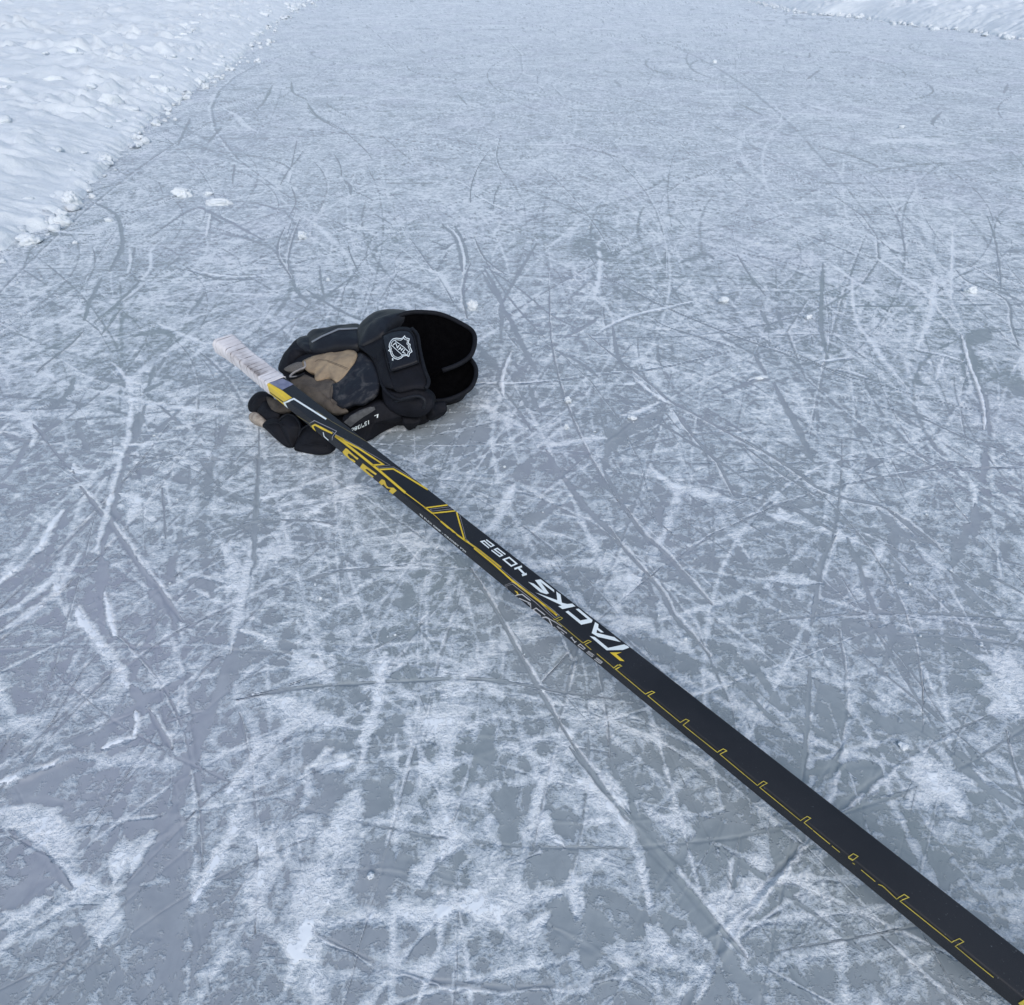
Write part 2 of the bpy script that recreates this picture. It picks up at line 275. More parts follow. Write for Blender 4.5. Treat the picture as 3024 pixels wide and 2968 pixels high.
('E','C',5,[(80,0),(150,110),(250,200),(350,310),(480,450)]),('E','C',5,[(0,90),(60,180),(170,300),(250,400),(300,500),(400,610),(470,690)]),('E','d',5,[(1060,130),(1000,240),(970,400),(950,540)]),('E','d',6,[(1115,140),(1170,260),(1210,390),(1260,520)]),
('E','d',12,[(1140,550),(1300,580)]),('E','c',4,[(1350,590),(1600,600),(1900,640)]),('E','d',8,[(1600,300),(1700,400),(1800,480)]),('E','d',16,[(1700,60),(1640,180),(1610,280)]),('E','d',4,[(940,750),(935,900),(915,1150),(910,1270)]),
('E','d',18,[(960,800),(1060,900),(1120,960)]),('E','c',4,[(560,780),(680,900),(780,1010)]),('E','d',10,[(650,720),(740,830),(800,940)]),('E','d',22,[(1200,950),(1350,1030),(1500,1060),(1600,1150)]),('E','w',60,[(1400,1250),(1550,1300),(1650,1426)]),
('E','w',60,[(1750,700),(1900,800),(1800,950)]),('E','d',10,[(1600,1150),(1750,1290),(1900,1400)]),('E','C',5,[(1300,0),(1450,110),(1560,200)]),('E','d',16,[(1250,0),(1380,120),(1500,160)]),('E','w',18,[(700,330),(900,340),(1000,350)]),('E','w',26,[(800,0),(830,60)]),
('E','c',4,[(920,40),(1060,110)]),('E','w',30,[(0,350),(150,330)]),('E','w',20,[(0,545),(180,545)]),('E','c',4,[(1730,290),(1850,350),(1940,400)]),
('F','d',9,[(830,340),(780,440),(730,540),(690,680)]),('F','r',7,[(1180,390),(1050,490),(930,570),(800,690)]),('F','d',8,[(1140,370),(1020,490),(900,600),(770,700)]),('F','r',6,[(1000,600),(940,670),(850,790)]),('F','d',5,[(980,600),(900,720),(830,800)]),
('F','w',7,[(0,580),(200,500),(400,420),(600,320)]),('F','C',6,[(690,760),(600,860),(500,940),(350,1060),(300,1110)]),('F','w',9,[(0,1110),(180,1060),(380,1010)]),('F','w',10,[(700,1240),(900,1290),(1100,1330),(1400,1390),(1700,1430),(1940,1460)]),
('F','w',8,[(920,1030),(1000,1120),(1090,1290)]),('F','w',10,[(1290,710),(1420,770),(1680,880)]),('F','w',7,[(1050,800),(1290,720)]),('F','w',10,[(1560,990),(1680,900)]),('F','r',6,[(1530,265),(1650,290),(1800,315),(1940,325)]),('F','c',5,[(1530,270),(1650,310),(1770,340),(1940,350)]),
('F','d',7,[(1000,60),(960,160),(900,280)]),('F','d',7,[(1105,90),(1080,200),(1060,300)]),('F','w',9,[(1060,100),(1070,200),(1050,290)]),('F','w',9,[(1340,20),(1240,110),(1230,250),(1160,350)]),('F','d',7,[(1680,450),(1620,540),(1550,630)]),('F','w',8,[(1080,1350),(1060,1500),(1040,1663)]),
('F','d',12,[(1140,1440),(1090,1600)]),('F','d',12,[(600,1160),(560,1270),(440,1380)]),('F','w',26,[(0,1450),(180,1460),(280,1600)]),('F','w',14,[(450,700),(620,600),(650,540)]),('F','w',16,[(720,400),(800,340)]),('F','d',24,[(1080,820),(1300,770),(1440,830)]),
('F','d',18,[(770,1160),(960,1180),(1020,1230)]),('F','d',14,[(1180,1270),(1330,1190)]),('F','c',5,[(270,1540),(400,1663)]),('F','c',6,[(1290,1090),(1350,990)]),
('K','c',6,[(520,1155),(600,1190),(670,1240),(695,1330),(700,1420),(640,1540)]),('K','c',6,[(860,1360),(1100,1200),(1210,1220),(1500,1370)]),('K','w',14,[(1280,620),(1360,670),(1400,720),(1480,760)]),('K','c',8,[(1560,490),(1520,570),(1470,630)]),
('K','w',9,[(890,650),(1100,640),(1270,620),(1380,590)]),('K','c',6,[(1090,680),(1020,830)]),('K','c',6,[(1270,730),(1190,820)]),('K','c',7,[(1760,590),(1820,670),(1940,740)]),('K','w',12,[(720,1210),(850,1190),(950,1170)]),('K','r',7,[(270,1320),(400,1335),(570,1340)]),
('K','c',7,[(1670,470),(1680,530),(1760,570)]),
('R','w',30,[(80,540),(200,520),(290,520)]),('R','w',26,[(700,600),(850,640)]),('R','w',20,[(1370,370),(1550,380)]),('R','w',36,[(1050,820),(1300,800),(1600,830)]),('R','c',10,[(1470,640),(1415,700),(1440,730)]),('R','c',10,[(1850,480),(1820,540)]),
('R','c',8,[(690,460),(770,400)]),('R','c',8,[(860,425),(1050,450)]),('R','c',9,[(710,300),(700,330),(560,320)]),('R','c',8,[(770,840),(950,890),(1100,950)]),('R','w',20,[(1020,320),(1150,350)]),('R','c',8,[(300,590),(440,660)]),
]
POLY = [  # flat patches: smeared frost (+) or bare ice (-)
('H',1.,[(10,1130),(120,1092),(370,1095),(330,1150),(370,1230),(430,1330),(470,1450),(560,1540),(640,1585),(560,1600),(430,1550),(300,1420),(200,1290)]),
('H',-.6,[(780,1200),(1000,1100),(980,1300),(1040,1500),(1000,1700),(1050,1904),(880,1904),(840,1750),(700,1700),(760,1500)]),
('H',-.5,[(1560,850),(1740,900),(1700,980),(1560,980)]),('A',-.6,[(-60,1270),(160,1285),(300,1320),(380,1440),(250,1560),(60,1600),(-100,1540)]),
('A',-.6,[(750,1270),(860,1275),(1080,1170),(1060,1210),(870,1300),(790,1400),(740,1490)]),('A',-.5,[(580,190),(680,170),(800,320),(760,350),(560,270)]),
('I',-.6,[(1090,1010),(1210,980),(1190,1060),(1080,1120)]),('I',-.7,[(490,1110),(590,1090),(600,1180),(640,1330),(600,1370),(560,1280),(500,1190)]),
('J',.35,[(1120,300),(1300,420),(1450,600),(1540,760),(1600,1000),(1500,1100),(1200,1080),(1110,960),(1090,560)]),
('J',-.6,[(700,880),(860,880),(1040,960),(980,1120),(760,1130),(660,1000)]),('J',-.6,[(960,1250),(1180,1380),(1300,1500),(1200,1800),(900,1850)]),
('G',.3,[(880,380),(1060,230),(1400,230),(1426,420),(1250,400),(1100,470),(960,460)]),('G',.35,[(350,1440),(420,1250),(480,1180),(550,1250),(520,1380),(440,1440)]),
('G',-.5,[(520,1560),(800,1500),(1100,1520),(1100,1800),(700,1880),(520,1750)]),('B',-.6,[(1250,740),(1380,690),(1330,800),(1300,900),(1270,860)]),
('B',-.5,[(1400,900),(1569,940),(1569,1120),(1420,1060)]),('E',.7,[(1840,640),(1940,640),(1940,980),(1800,950),(1750,800)]),('E',.7,[(1420,1180),(1550,1230),(1650,1426),(1350,1426)]),
('Z1',-.75,[(1060,985),(1200,905),(1330,865),(1480,800),(1600,730),(1720,760),(1830,900),(1700,1020),(1400,1010),(1150,1120)]),  # bare wet ice, its dark colour also filling in for weak contact shade
('B',.5,[(1400,1700),(1569,1600),(1569,1850),(1450,1800)]),
]
STEP = 3.
def grow(a0, sgn, n, r):
    out = []; s = STEP; a = a0
    for i in range(n): s *= r; a += sgn*s; out.append(a)
    return out
XI = np.array(grow(-420, -1, 120, 1.035)[::-1]+list(np.arange(-420, 3444+.1, STEP))+grow(3444, 1, 120, 1.035))
YI = np.array(list(np.arange(-56, 3160, STEP))+grow(3160, 1, 60, 1.03))
gx, gy = np.meshgrid(XI, YI)
_u = -(gy-CY)/FPX
_rz = _u*U_[2]+F_[2]; _t = -H/_rz
GX = (gx-CX)/FPX*_t; GY = (_u*U_[1]+F_[1])*_t
def toimg(x, y):
    zc = y*F_[1]+H*sin(PITCH); up = y*U_[1]-H*cos(PITCH)
    return CX+FPX*x/zc, CY-FPX*up/zc
def idx(x, y):
    a, b = toimg(x, y)
    return np.interp(a, XI, np.arange(len(XI))), np.interp(b, YI, np.arange(len(YI)))
DIST = np.sqrt(GX**2+GY**2)
NB = fbm(GX*42, GY*42, 3, .6)
NB2 = fbm(GX*9+50, GY*9, 3)
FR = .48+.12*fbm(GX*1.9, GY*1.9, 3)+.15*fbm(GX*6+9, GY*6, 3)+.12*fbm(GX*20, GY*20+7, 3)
FR += -.10+.25*np.clip((DIST-.35)/1.6, 0, 1)+.08*np.clip((DIST-3)/6, 0, 1)  # less frost nearby, more far off: falloff of sky reflection put into colour
HT = np.zeros_like(GX); SM = np.clip(.05+.9*fbm(GX*3+30, GY*3, 3), 0, 1)*np.clip(1.3-DIST*.9, .0, 1)
_DB = np.full(GX.shape, 9.); _DS = np.zeros(GX.shape); _WS = np.ones(GX.shape)
def stamp(P, w0, w1, kind, side=1, amp=1., traced=False):
    """walk a world-space line over the sheet (nearest-segment distance); widths in metres"""
    P = np.asarray(P)
    L = np.r_[0, np.cumsum(np.linalg.norm(np.diff(P, axis=0), axis=1))]; T = max(L[-1], 1e-6); bb = [10**9, 0, 10**9, 0]
    for k in range(len(P)-1):
        a, b = P[k], P[k+1]; d = b-a; l = math.hypot(*d)
        if l < 1e-6: continue
        s = (L[k]+.5*l)/T; w = w0+(w1-w0)*s; w *= (.35+.65*min(1, 5*s, 5*(1-s)+.15)) if w < .008 else .10+.90*min(1, 3*s, 3*(1-s))
        reach = w*3.4+.002
        xs = (min(a[0], b[0])-reach, max(a[0], b[0])+reach); ys = (min(a[1], b[1])-reach, max(a[1], b[1])+reach)
        ci, ri = idx(np.array([xs[0], xs[1], xs[0], xs[1]]), np.array([ys[0], ys[0], ys[1], ys[1]]))
        c0, c1 = int(ci.min()), int(ci.max())+2; r0, r1 = int(ri.min()), int(ri.max())+2
        if c1-c0 > 900 or r1-r0 > 900: continue
        sl = (slice(r0, r1), slice(c0, c1)); X = GX[sl]-a[0]; Y = GY[sl]-a[1]
        if X.size == 0: continue
        t = np.clip((X*d[0]+Y*d[1])/(l*l), 0, 1); D = (-X*d[1]+Y*d[0])/l*side; E = np.hypot(X-t*d[0], Y-t*d[1])
        n = E < _DB[sl]
        _DB[sl] = np.where(n, E, _DB[sl]); _DS[sl] = np.where(n, D, _DS[sl]); _WS[sl] = np.where(n, w, _WS[sl])
        bb = [min(bb[0], r0), max(bb[1], r1), min(bb[2], c0), max(bb[3], c1)]
    if bb[1] == 0: return
    sl = (slice(bb[0], bb[1]), slice(bb[2], bb[3])); E = _DB[sl]; w = _WS[sl]; D = np.where(_DS[sl] >= 0, E, -E)
    ww = w*np.clip(1+(.8 if kind in 'rC' and traced else 1.1)*NB[sl], .2, 2)
    al = np.clip(amp*(1+(.2 if traced else .9)*NB2[sl]), .15, 1)
    if kind in 'cCd':
        g = np.exp(-(E/ww)**3)*al; wide = np.clip((w0-.004)/.008, 0, 1)
        FR[sl] += g*(((-.02 if traced else .10)+.26*wide)-FR[sl])
        SM[sl] = np.maximum(SM[sl], g*.8); HT[sl] -= g*(.0008 if kind != 'd' else .0005)
        if kind == 'C':
            g = np.exp(-((D-ww*1.9)/(ww*.8))**2)*al
            FR[sl] += g*(1.05-FR[sl])*.9; HT[sl] += g*np.minimum(.0014, w*.5); SM[sl] *= (1-g)
    elif kind == 'w':
        g = np.exp(-(E/ww)**2.5)*al
        FR[sl] += g*((1.08 if traced and w0 < .008 else (1.0 if traced else .92))-FR[sl])*.88; HT[sl] += g*.0004; SM[sl] *= (1-g*.7)
    elif kind == 'r':
        g = np.exp(-(E/ww)**2.5)
        FR[sl] += g*(1.25-FR[sl]); HT[sl] += g*np.minimum(w*.4, .0024)*(1+1.2*NB[sl]); SM[sl] *= (1-g)
        g = np.exp(-((D+ww*1.9)/(ww*.7))**2)*.7
        FR[sl] += g*(.1-FR[sl])
    _DB[sl] = 9.
def resample(P, ds):
    P = np.asarray(P); L = np.r_[0, np.cumsum(np.linalg.norm(np.diff(P, axis=0), axis=1))]
    n = max(2, int(L[-1]/ds)+1); s = np.linspace(0, L[-1], n)
    return np.stack([np.interp(s, L, P[:, 0]), np.interp(s, L, P[:, 1])], 1)
# patches first
def patch(c, sgn, pts):
    W = np.array([at(*q)[:2] for q in px(c, pts)])
    ci, ri = idx(W[:, 0], W[:, 1]); sl = (slice(max(int(ri.min())-12, 0), int(ri.max())+12), slice(max(int(ci.min())-12, 0), int(ci.max())+12))
    X = GX[sl]; Y = GY[sl]; ins = np.zeros(X.shape, bool); dd = np.full(X.shape, 9.)
    for i in range(len(W)):
        (x0, y0), (x1, y1) = W[i], W[(i+1) % len(W)]
        ins ^= ((y0 > Y) != (y1 > Y)) & (X < (x1-x0)*(Y-y0)/(y1-y0+1e-12)+x0)
        dx, dy = x1-x0, y1-y0; t = np.clip(((X-x0)*dx+(Y-y0)*dy)/(dx*dx+dy*dy), 0, 1); dd = np.minimum(dd, np.hypot(X-x0-t*dx, Y-y0-t*dy))
    sd = np.where(ins, dd, -dd)+.012*NB[sl]+.030*NB2[sl]
    g = np.clip(sd/.016+.5, 0, 1)*abs(sgn)
    tgt = .90 if sgn > 0 else .10
    FR[sl] += g*(tgt-FR[sl])
    if sgn < 0: SM[sl] = np.maximum(SM[sl], g)
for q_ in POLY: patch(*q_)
# anonymous older skate marks, all over the sheet
for i in range(1800):
    u = RNG.rand()
    y = (.02+1.7*RNG.rand()**1.0) if u < .5 else (1.4+16*RNG.rand()**1.6)
    zc = y*F_[1]+H*sin(PITCH); x = (RNG.rand()*2-1)*1.25*zc
    Lh = (.06+.8*RNG.rand()**2)*(1+.55*y) ; a = RNG.rand()*2*pi if RNG.rand() < .55 else RNG.normal(pi/2, .45)
    kap = RNG.normal(0, 2.2)/(1+.6*y); n = 14; ds = Lh/n; p = [x, y]; P = []
    for k in range(n): P.append(tuple(p)); a += kap*ds*2.; p[0] += cos(a)*ds*2; p[1] = max(p[1]+sin(a)*ds*2, -.15)
    k = RNG.choice(list('ccCCwwwwwwd')); w = {'c': .0011, 'C': .0014, 'w': .0026, 'd': .004}[k]*(.6+1.0*RNG.rand())*(1+.26*y)
    if k == 'w' and RNG.rand() < .2: w *= 2.5
    stamp(P, w, w*(.4+RNG.rand()), k, RNG.choice([-1, 1]), .3+.5*RNG.rand())
for i in range(300):                                                 # broader scuffs that still read far out
    y = 2.5+14*RNG.rand()**1.3; x = (RNG.rand()*2-1)*1.15*(y*F_[1]+.4); a = RNG.rand()*pi; p = [x, y]; P = []; kap = RNG.normal(0, .8); Lh = .4+1.6*RNG.rand()**2
    for k in range(12): P.append(tuple(p)); a += kap*Lh/12; p[0] += cos(a)*Lh/12; p[1] += sin(a)*Lh/12
    w = (.004+.010*RNG.rand()**2)*(.6+.16*y); stamp(P, w, w*.6, 'w' if RNG.rand() < .68 else 'c', 1, .5+.5*RNG.rand(), RNG.rand() < .5)
for c, k, wmm, pts in TR:
    W = [at(*q)[:2] for q in px(c, pts)]
    P = crom(W, 10); Lt = np.linalg.norm(np.diff(P, axis=0), axis=1).sum(); wm = wmm/1000*.5
    if c in 'KR': wm *= 1.8
    if k == 'w' and c in 'GJH' and wmm >= 20 and wmm != 34: wm *= .55
    P = resample(P, max(min(wm*1.2, Lt/26), Lt/90))
    stamp(P, wm, wm, k, 1 if (len(pts)+int(pts[0][0])) % 2 else -1, 1., True)
patch(*POLY[0])
HT += .0006*fbm(GX*25, GY*25, 4)*np.clip(1.5-DIST*.3, 0, 1)+.0025*fbm(GX*.8, GY*.8, 2)
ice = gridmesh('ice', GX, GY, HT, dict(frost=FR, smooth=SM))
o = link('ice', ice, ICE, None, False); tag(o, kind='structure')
# ------------------------------------------------------------------ snow banks round the rink and the field behind
def bank(name, edge, Hb, side, width, seed, n_s=900, n_t=220):
    """edge: world line of the foot; side=+1 puts the snow on the left of the walking direction"""
    P = resample(crom(edge, 12), .01); L = np.r_[0, np.cumsum(np.linalg.norm(np.diff(P, axis=0), axis=1))]
    dist = np.hypot(P[:, 0], P[:, 1]); dens = 1/np.maximum(dist, .8)**1.15; cd = np.r_[0, np.cumsum(dens[1:])]; cd /= cd[-1]
    s = np.interp(np.linspace(0, 1, n_s), cd, L)
    Q = np.stack([np.interp(s, L, P[:, 0]), np.interp(s, L, P[:, 1])], 1)
    T = np.gradient(Q, axis=0)
    k = np.ones(41)/41
    for j in (0, 1): T[:, j] = np.convolve(np.pad(T[:, j], 20, 'edge'), k, 'valid')
    T /= np.linalg.norm(T, axis=1)[:, None]; N = np.stack([-T[:, 1], T[:, 0]], 1)*side
    t = width*(np.linspace(0, 1, n_t)**2.4)
    S, TT = np.meshgrid(s, t, indexing='ij')
    jag = .06*fbm(s*5+seed, s*0+seed, 4, .6)+.035*fbm(s*22+seed, s*0, 3)
    off = TT+jag[:, None]*np.exp(-TT*3)-.012
    X = Q[:, 0][:, None]+N[:, 0][:, None]*off; Y = Q[:, 1][:, None]+N[:, 1][:, None]*off
    def bil(f, o=3, p=3.): return np.abs(fbm((X+wx)*f+seed, (Y+wy)*f+p, o, .5))*2.2+.3
    rise = 1-np.exp(-(TT/.16)**1.2); plate = 1-np.exp(-TT/.55)
    msk = np.clip(.35+1.5*fbm(X*1.7+seed+4, Y*1.7, 3), 0, 1.3); msk2 = 1.
    wx = .05*fbm(X*6, Y*6+3, 2); wy = .05*fbm(X*6+9, Y*6, 2)
    Z = Hb*(.30*rise+.70*plate)
    Z += rise*(.040*fbm(X*2.5, Y*2.5+seed, 3)+msk*(.050*(bil(5.5, 2, 8.)-.6)+.024*(bil(14, 2, 1.)-.6))+.009*fbm(X*28, Y*28, 3)+.003*fbm(X*70, Y*70, 3)) + .06*plate*fbm(X*1.1+seed, Y*1.1, 3)
    Z += msk2*rise*.0
    foot = .024*np.exp(-((TT-.03)/.035)**2)*np.clip(.4+1.2*fbm(X*11+2, Y*11+seed, 3), 0, 1.4); Z += foot
    Z *= np.clip(TT/.012, 0, 1)
    Z -= .006*(TT < .003)
    if side > 0: X = X[::-1]; Y = Y[::-1]; Z = Z[::-1]
    me = gridmesh(name, X, Y, Z)
    o = link(name, me, SNOW, None, False); tag(o, kind='structure'); return o
Lp = [at(x, y)[:2] for x, y in ((0, 735), (130, 672), (215, 600), (330, 480), (440, 360), (560, 270), (690, 185), (800, 75), (905, 4))]
ledge = [(-1.02, -.6), (-1.2, .5), (-1.38, 1.2)]+[tuple(q) for q in Lp]+[(-5.6, 20.5)]
bank('left_snow_bank', ledge, .17, 1, 5., 3.)
Rp = [at(x, y)[:2] for x, y in ((3024, 118), (2860, 92), (2700, 76), (2520, 50), (2400, 42), (2300, 20), (2225, 4))]
bank('right_snow_bank', [(5.2, 3.), (5.5, 5.6)]+[tuple(q) for q in Rp]+[(5.75, 20.5)], .26, -1, 6., 9., 700, 160)
bank('far_snow_bank', [(-6.6, 19.3), (-3, 17.7), (.3, 17.3), (3, 17.6), (6.6, 18.8)], .22, 1, 6., 14., 500, 100)
sf = mk('snow_field', [(-300, -300, -.03), (300, -300, -.03), (300, 600, -.03), (-300, 600, -.03)], [(0, 1, 2, 3)], SNOW, None, False)
tag(sf, kind='structure')

# loose lumps of snow
def lump(name, x, y, z, sx, sy, sz, rot, seed, label=None, group=None):
    bm = bmesh.new(); bmesh.ops.create_icosphere(bm, subdivisions=4, radius=1.)
    for v in bm.verts:
        c = v.co.copy(); n = 1+.45*mn.noise(c*1.2+Vector((seed, 0, 0)))+.30*mn.noise(c*2.8+Vector((0, seed, 0)))+.14*mn.noise(c*6.5)
        v.co = c*n; v.co.z = max(v.co.z, -.55)
    M = Matrix.Rotation(rot, 4, 'Z') @ Matrix.Diagonal((sx, sy, sz, 1))
    bmesh.ops.transform(bm, matrix=M, verts=bm.verts)
    me = bpy.data.meshes.new(name); bm.to_mesh(me); bm.free()
    o = link(name, me, SNOW); o.location = (x, y, z+sz*.42); tag(o, label, 'snow lump', group); return o
GR = 'loose snow lumps lying on the ice'
LUMPS = [  # crop, x, y(base), width px, height ratio, depth ratio, label
('K',1042,1130,112,.42,.8,'smooth egg-shaped snow lump lying alone on the ice to the left of the glove'),
('K',408,1178,100,.70,.9,'upper round snow lump at the foot of the left bank'),
('K',352,1292,100,.5,.9,'lower of two stacked snow lumps beside the left bank'),
('K',345,1248,80,.5,.9,'snow lump resting behind the stacked one by the left bank'),
('K',600,945,90,.55,.9,'pointed snow lump poking out of the left bank above a dark gap'),
('K',570,975,58,.6,.9,'small snow lump tucked under the pointed one at the left bank'),
('K',490,992,42,.75,.9,'pea-sized snow ball in a hollow of the left bank'),
('K',690,828,55,.7,.9,'snow lump with a crumb below it just off the left bank'),
('K',778,716,62,.6,.9,'rounded snow lump under the overhanging left bank edge'),
('K',1175,510,40,.6,.9,'white snow lump right of a shadowed notch in the far left bank'),
('K',1130,488,62,.5,.9,'flat snow lump inside the shadowed notch of the left bank'),
('K',1192,450,40,.65,.9,'right one of a pair of snow lumps along the far left bank'),
('K',1156,442,36,.65,.9,'left one of a pair of snow lumps along the far left bank'),
('K',1270,378,56,.6,.9,'snow lump leading a row along the far left bank'),
('K',1478,358,38,.5,.8,'tiny snow lump alone on the ice far down the left side'),
('K',905,722,30,.5,.8,'tiny snow crumb on the ice right of the overhanging bank edge'),
('K',1250,1175,150,.20,.35,'long low snow sliver right of the egg-shaped lump'),
('K',1730,1368,58,.62,.9,'upright snow lump between two curved skate cuts above the glove'),
('K',1195,1118,52,.4,.8,'little flat snow lump above the long low sliver'),
('K',160,1400,130,.4,.8,'wide snow lump at the lowest corner of the left bank'),
('K',250,1300,90,.4,.8,'half-sunk snow lump joined to the left bank near the stacked pair'),
('K',620,1270,50,.4,.8,'small snow lump left of the long streak of loose snow'),
('K',430,1397,30,.5,.9,'tiny snow crumb below the streak by the left bank'),
('C',795,1140,28,.6,.9,'small snow lump on the ice up and left of the glove thumb'),
('C',1712,1325,75,.8,.9,'fat snow lump touching a skate cut just above the glove cuff'),
('A',527,1122,52,.75,.9,'chunky snow lump right of the cuff on a long thin cut'),
('A',520,1268,42,.75,.9,'round snow ball below the chunky lump right of the cuff'),
('A',890,1215,70,.35,.7,'heaped snow pile at the upper end of a dark scraped patch'),
('A',1400,560,75,.5,.8,'crumbly snow lump in the middle right of the rink'),
('A',1605,990,70,.28,.4,'flat snow shaving on the ice at the right side'),
('B',1270,505,90,.5,.7,'knobbly snow pile at the end of a white ridge on the right'),
('B',355,650,55,.5,.8,'square-looking snow lump above the broken dark cuts on the right'),
('G',702,1235,40,.7,.9,'bright snow pebble on the grey ice near the bottom centre'),
('E',1380,1125,60,.3,.8,'flat oval snow flake on the ice right of the stick'),
('R',168,362,26,.6,.9,'tiny snow lump far out on the middle of the rink'),
('R',1850,228,60,.4,.8,'dark-shaded snow lump at the foot of the right bank'),
('R',1000,103,60,.3,.8,'snow clod at the foot of the right bank near its far bend'),
('R',1430,172,60,.3,.8,'low snow clod midway along the right bank foot'),
('R',1240,735,34,.5,.8,'little white snow lump on the right part of the far ice'),
]
for i, (c, x, y, wd, hr, dr, lab) in enumerate(LUMPS):
    (X, Y), = px(c, [(x, y)]); k = CROP[c][2]; p = at(X, Y)
    zc = p[1]*F_[1]+H*sin(PITCH); s = wd*k/FPX*zc*.5*(.72 if c in 'ABE' else .92)
    lump('snow_lump', p[0], p[1]+s*dr*.6, 0, s, s*dr, s*hr*1.35, RNG.rand()*.5-.25, i*3.7, lab, GR)
# crumbs nobody could count: one object
bm = bmesh.new()
def crumb(x, y, r):
    M = Matrix.Translation((x, y, r*.35)) @ Matrix.Rotation(RNG.rand()*6, 4, 'Z') @ Matrix.Diagonal((r*(.8+.7*RNG.rand()), r, r*(.45+.4*RNG.rand()), 1))
    q = bmesh.ops.create_icosphere(bm, subdivisions=1 if r < .006 else 2, radius=1., matrix=M)
    for v in q['verts']: v.co += Vector(RNG.normal(0, r*.16, 3))
_P = resample(crom(ledge[2:], 12), .01)
for i in range(800):
    k = int((RNG.rand()**1.7)*(len(_P)-2)); q = _P[k]; d = _P[k+1]-q; d /= np.linalg.norm(d); off = RNG.normal(.0, .035)*(1+.15*q[1])
    crumb(q[0]+d[1]*off, q[1]-d[0]*off, (.002+.016*RNG.rand()**4)*(1+.10*q[1]))
for i in range(400):                                                 # shovelled clods half sunk in the bank
    k = int((RNG.rand()**1.3)*(len(_P)-2)); q = _P[k]; d = _P[k+1]-q; d /= np.linalg.norm(d); t_ = .02+.9*RNG.rand()**2*(1+.2*q[1])
    r = (.008+.030*RNG.rand()**3)*(1+.06*q[1]); z = .17*(.3*(1-exp(-(t_/.16)**1.2))+.7*(1-exp(-t_/.55)))
    M = Matrix.Translation((q[0]-d[1]*t_, q[1]+d[0]*t_, z-r*.1)) @ Matrix.Rotation(RNG.rand()*6, 4, 'Z') @ Matrix.Diagonal((r*(.9+.9*RNG.rand()), r, r*(.5+.3*RNG.rand()), 1))
    sd_ = RNG.rand()*50; q4 = bmesh.ops.create_icosphere(bm, subdivisions=3, radius=1.)
    for v in q4['verts']: v.co *= 1+.4*mn.noise(v.co*1.3+Vector((sd_, 0, 0)))+.25*mn.noise(v.co*3+Vector((0, sd_, 0)))
    bmesh.ops.transform(bm, matrix=M, verts=q4['verts'])
_P = resample(crom([tuple(q) for q in Rp], 12), .02)
for i in range(200):
    k = int(RNG.rand()*(len(_P)-2)); q = _P[k]; crumb(q[0]-abs(RNG.normal(0, .12)), q[1], .01+.03*RNG.rand()**3)
for i in range(350):
    y = .3+3.5*RNG.rand()**1.3; zc = y*F_[1]+H*sin(PITCH); crumb((RNG.rand()*2-1)*1.1*zc, y, (.0008+.0016*RNG.rand()**3)*(1+.35*y))
me = bpy.data.meshes.new('snow_crumbs'); bm.to_mesh(me); bm.free()
o = link('snow_crumbs', me, SNOW); tag(o, 'fine white snow crumbs scattered over the skated ice and along the banks', 'snow crumbs', kind='stuff')
# ------------------------------------------------------------------ hockey stick (shaft 30 x 20 mm, rounded corners)
d_ = ray(-987, -310); d_ = d_/np.linalg.norm(d_)                     # from the blade towards the butt
e1 = np.cross(d_, [0, 0, 1]); e1 /= np.linalg.norm(e1); e2 = np.cross(e1, d_)
ro = radians(-2.5); a_ = e1*cos(ro)+e2*sin(ro); n_ = -e1*sin(ro)+e2*cos(ro)
M0 = C0+ray(2500, -310+.8125*(2500+987))*.43                        # a point on the long edge between wide and narrow face
RW, RN, RC = .030, .020, .0017
def s_at(pxx):
    r = ray(pxx, -310+.8125*(pxx+987)); A = np.array([r, -d_]).T
    return np.linalg.lstsq(A, M0-C0, rcond=None)[0][1]
def unwrap(x, y):
    r = ray(x, y)
    t = np.dot(M0-C0, n_)/np.dot(r, n_); P = C0+r*t-M0; q = np.dot(P, a_)
    if q >= 0: return np.dot(P, d_), q
    t = np.dot(M0-C0, a_)/np.dot(r, a_); P = C0+r*t-M0
    return np.dot(P, d_), np.dot(P, n_)                               # negative: down the narrow face
def onshaft(s, q, off):
    """unwrapped (s, q) -> point on the rounded shaft"""
    R = RC
    if q > RW-R: c = np.array([RW-R, -R]); v = np.array([min(q, RW)-(RW-R), R]); 
    elif q > R: return M0+d_*s+a_*q+n_*off
    elif q < -(RN-R): c = np.array([R, -(RN-R)]); v = np.array([-R, max(q, -RN)+(RN-R)])
    elif q < -R: return M0+d_*s+n_*q-a_*off
    elif q >= 0: c = np.array([R, -R]); v = np.array([q-R, R])
    else: c = np.array([R, -R]); v = np.array([-R, q+R])
    v = v/np.linalg.norm(v); p = c+v*(R+off); return M0+d_*s+a_*p[0]+n_*p[1]
def rounded(wx, wy, cx_, cy_, r, n=6):
    pts = []
    for (sx, sy, a0) in ((1, 1, 0), (-1, 1, pi/2), (-1, -1, pi), (1, -1, 1.5*pi)):
        for k in range(n+1):
            t = a0+k/n*pi/2; pts.append((cx_+sx*(wx/2-r)+r*cos(t), cy_+sy*(wy/2-r)+r*sin(t)))
    return pts
def loft(rings, cap=True):
    n = len(rings[0]); vs = [p for r in rings for p in r]; fs = []
    for i in range(len(rings)-1):
        for j in range(n): fs.append((i*n+j, i*n+(j+1) % n, (i+1)*n+(j+1) % n, (i+1)*n+j))
    if cap: fs.append(tuple(range(n))[::-1]); fs.append(tuple(range((len(rings)-1)*n, len(rings)*n)))
    return vs, fs
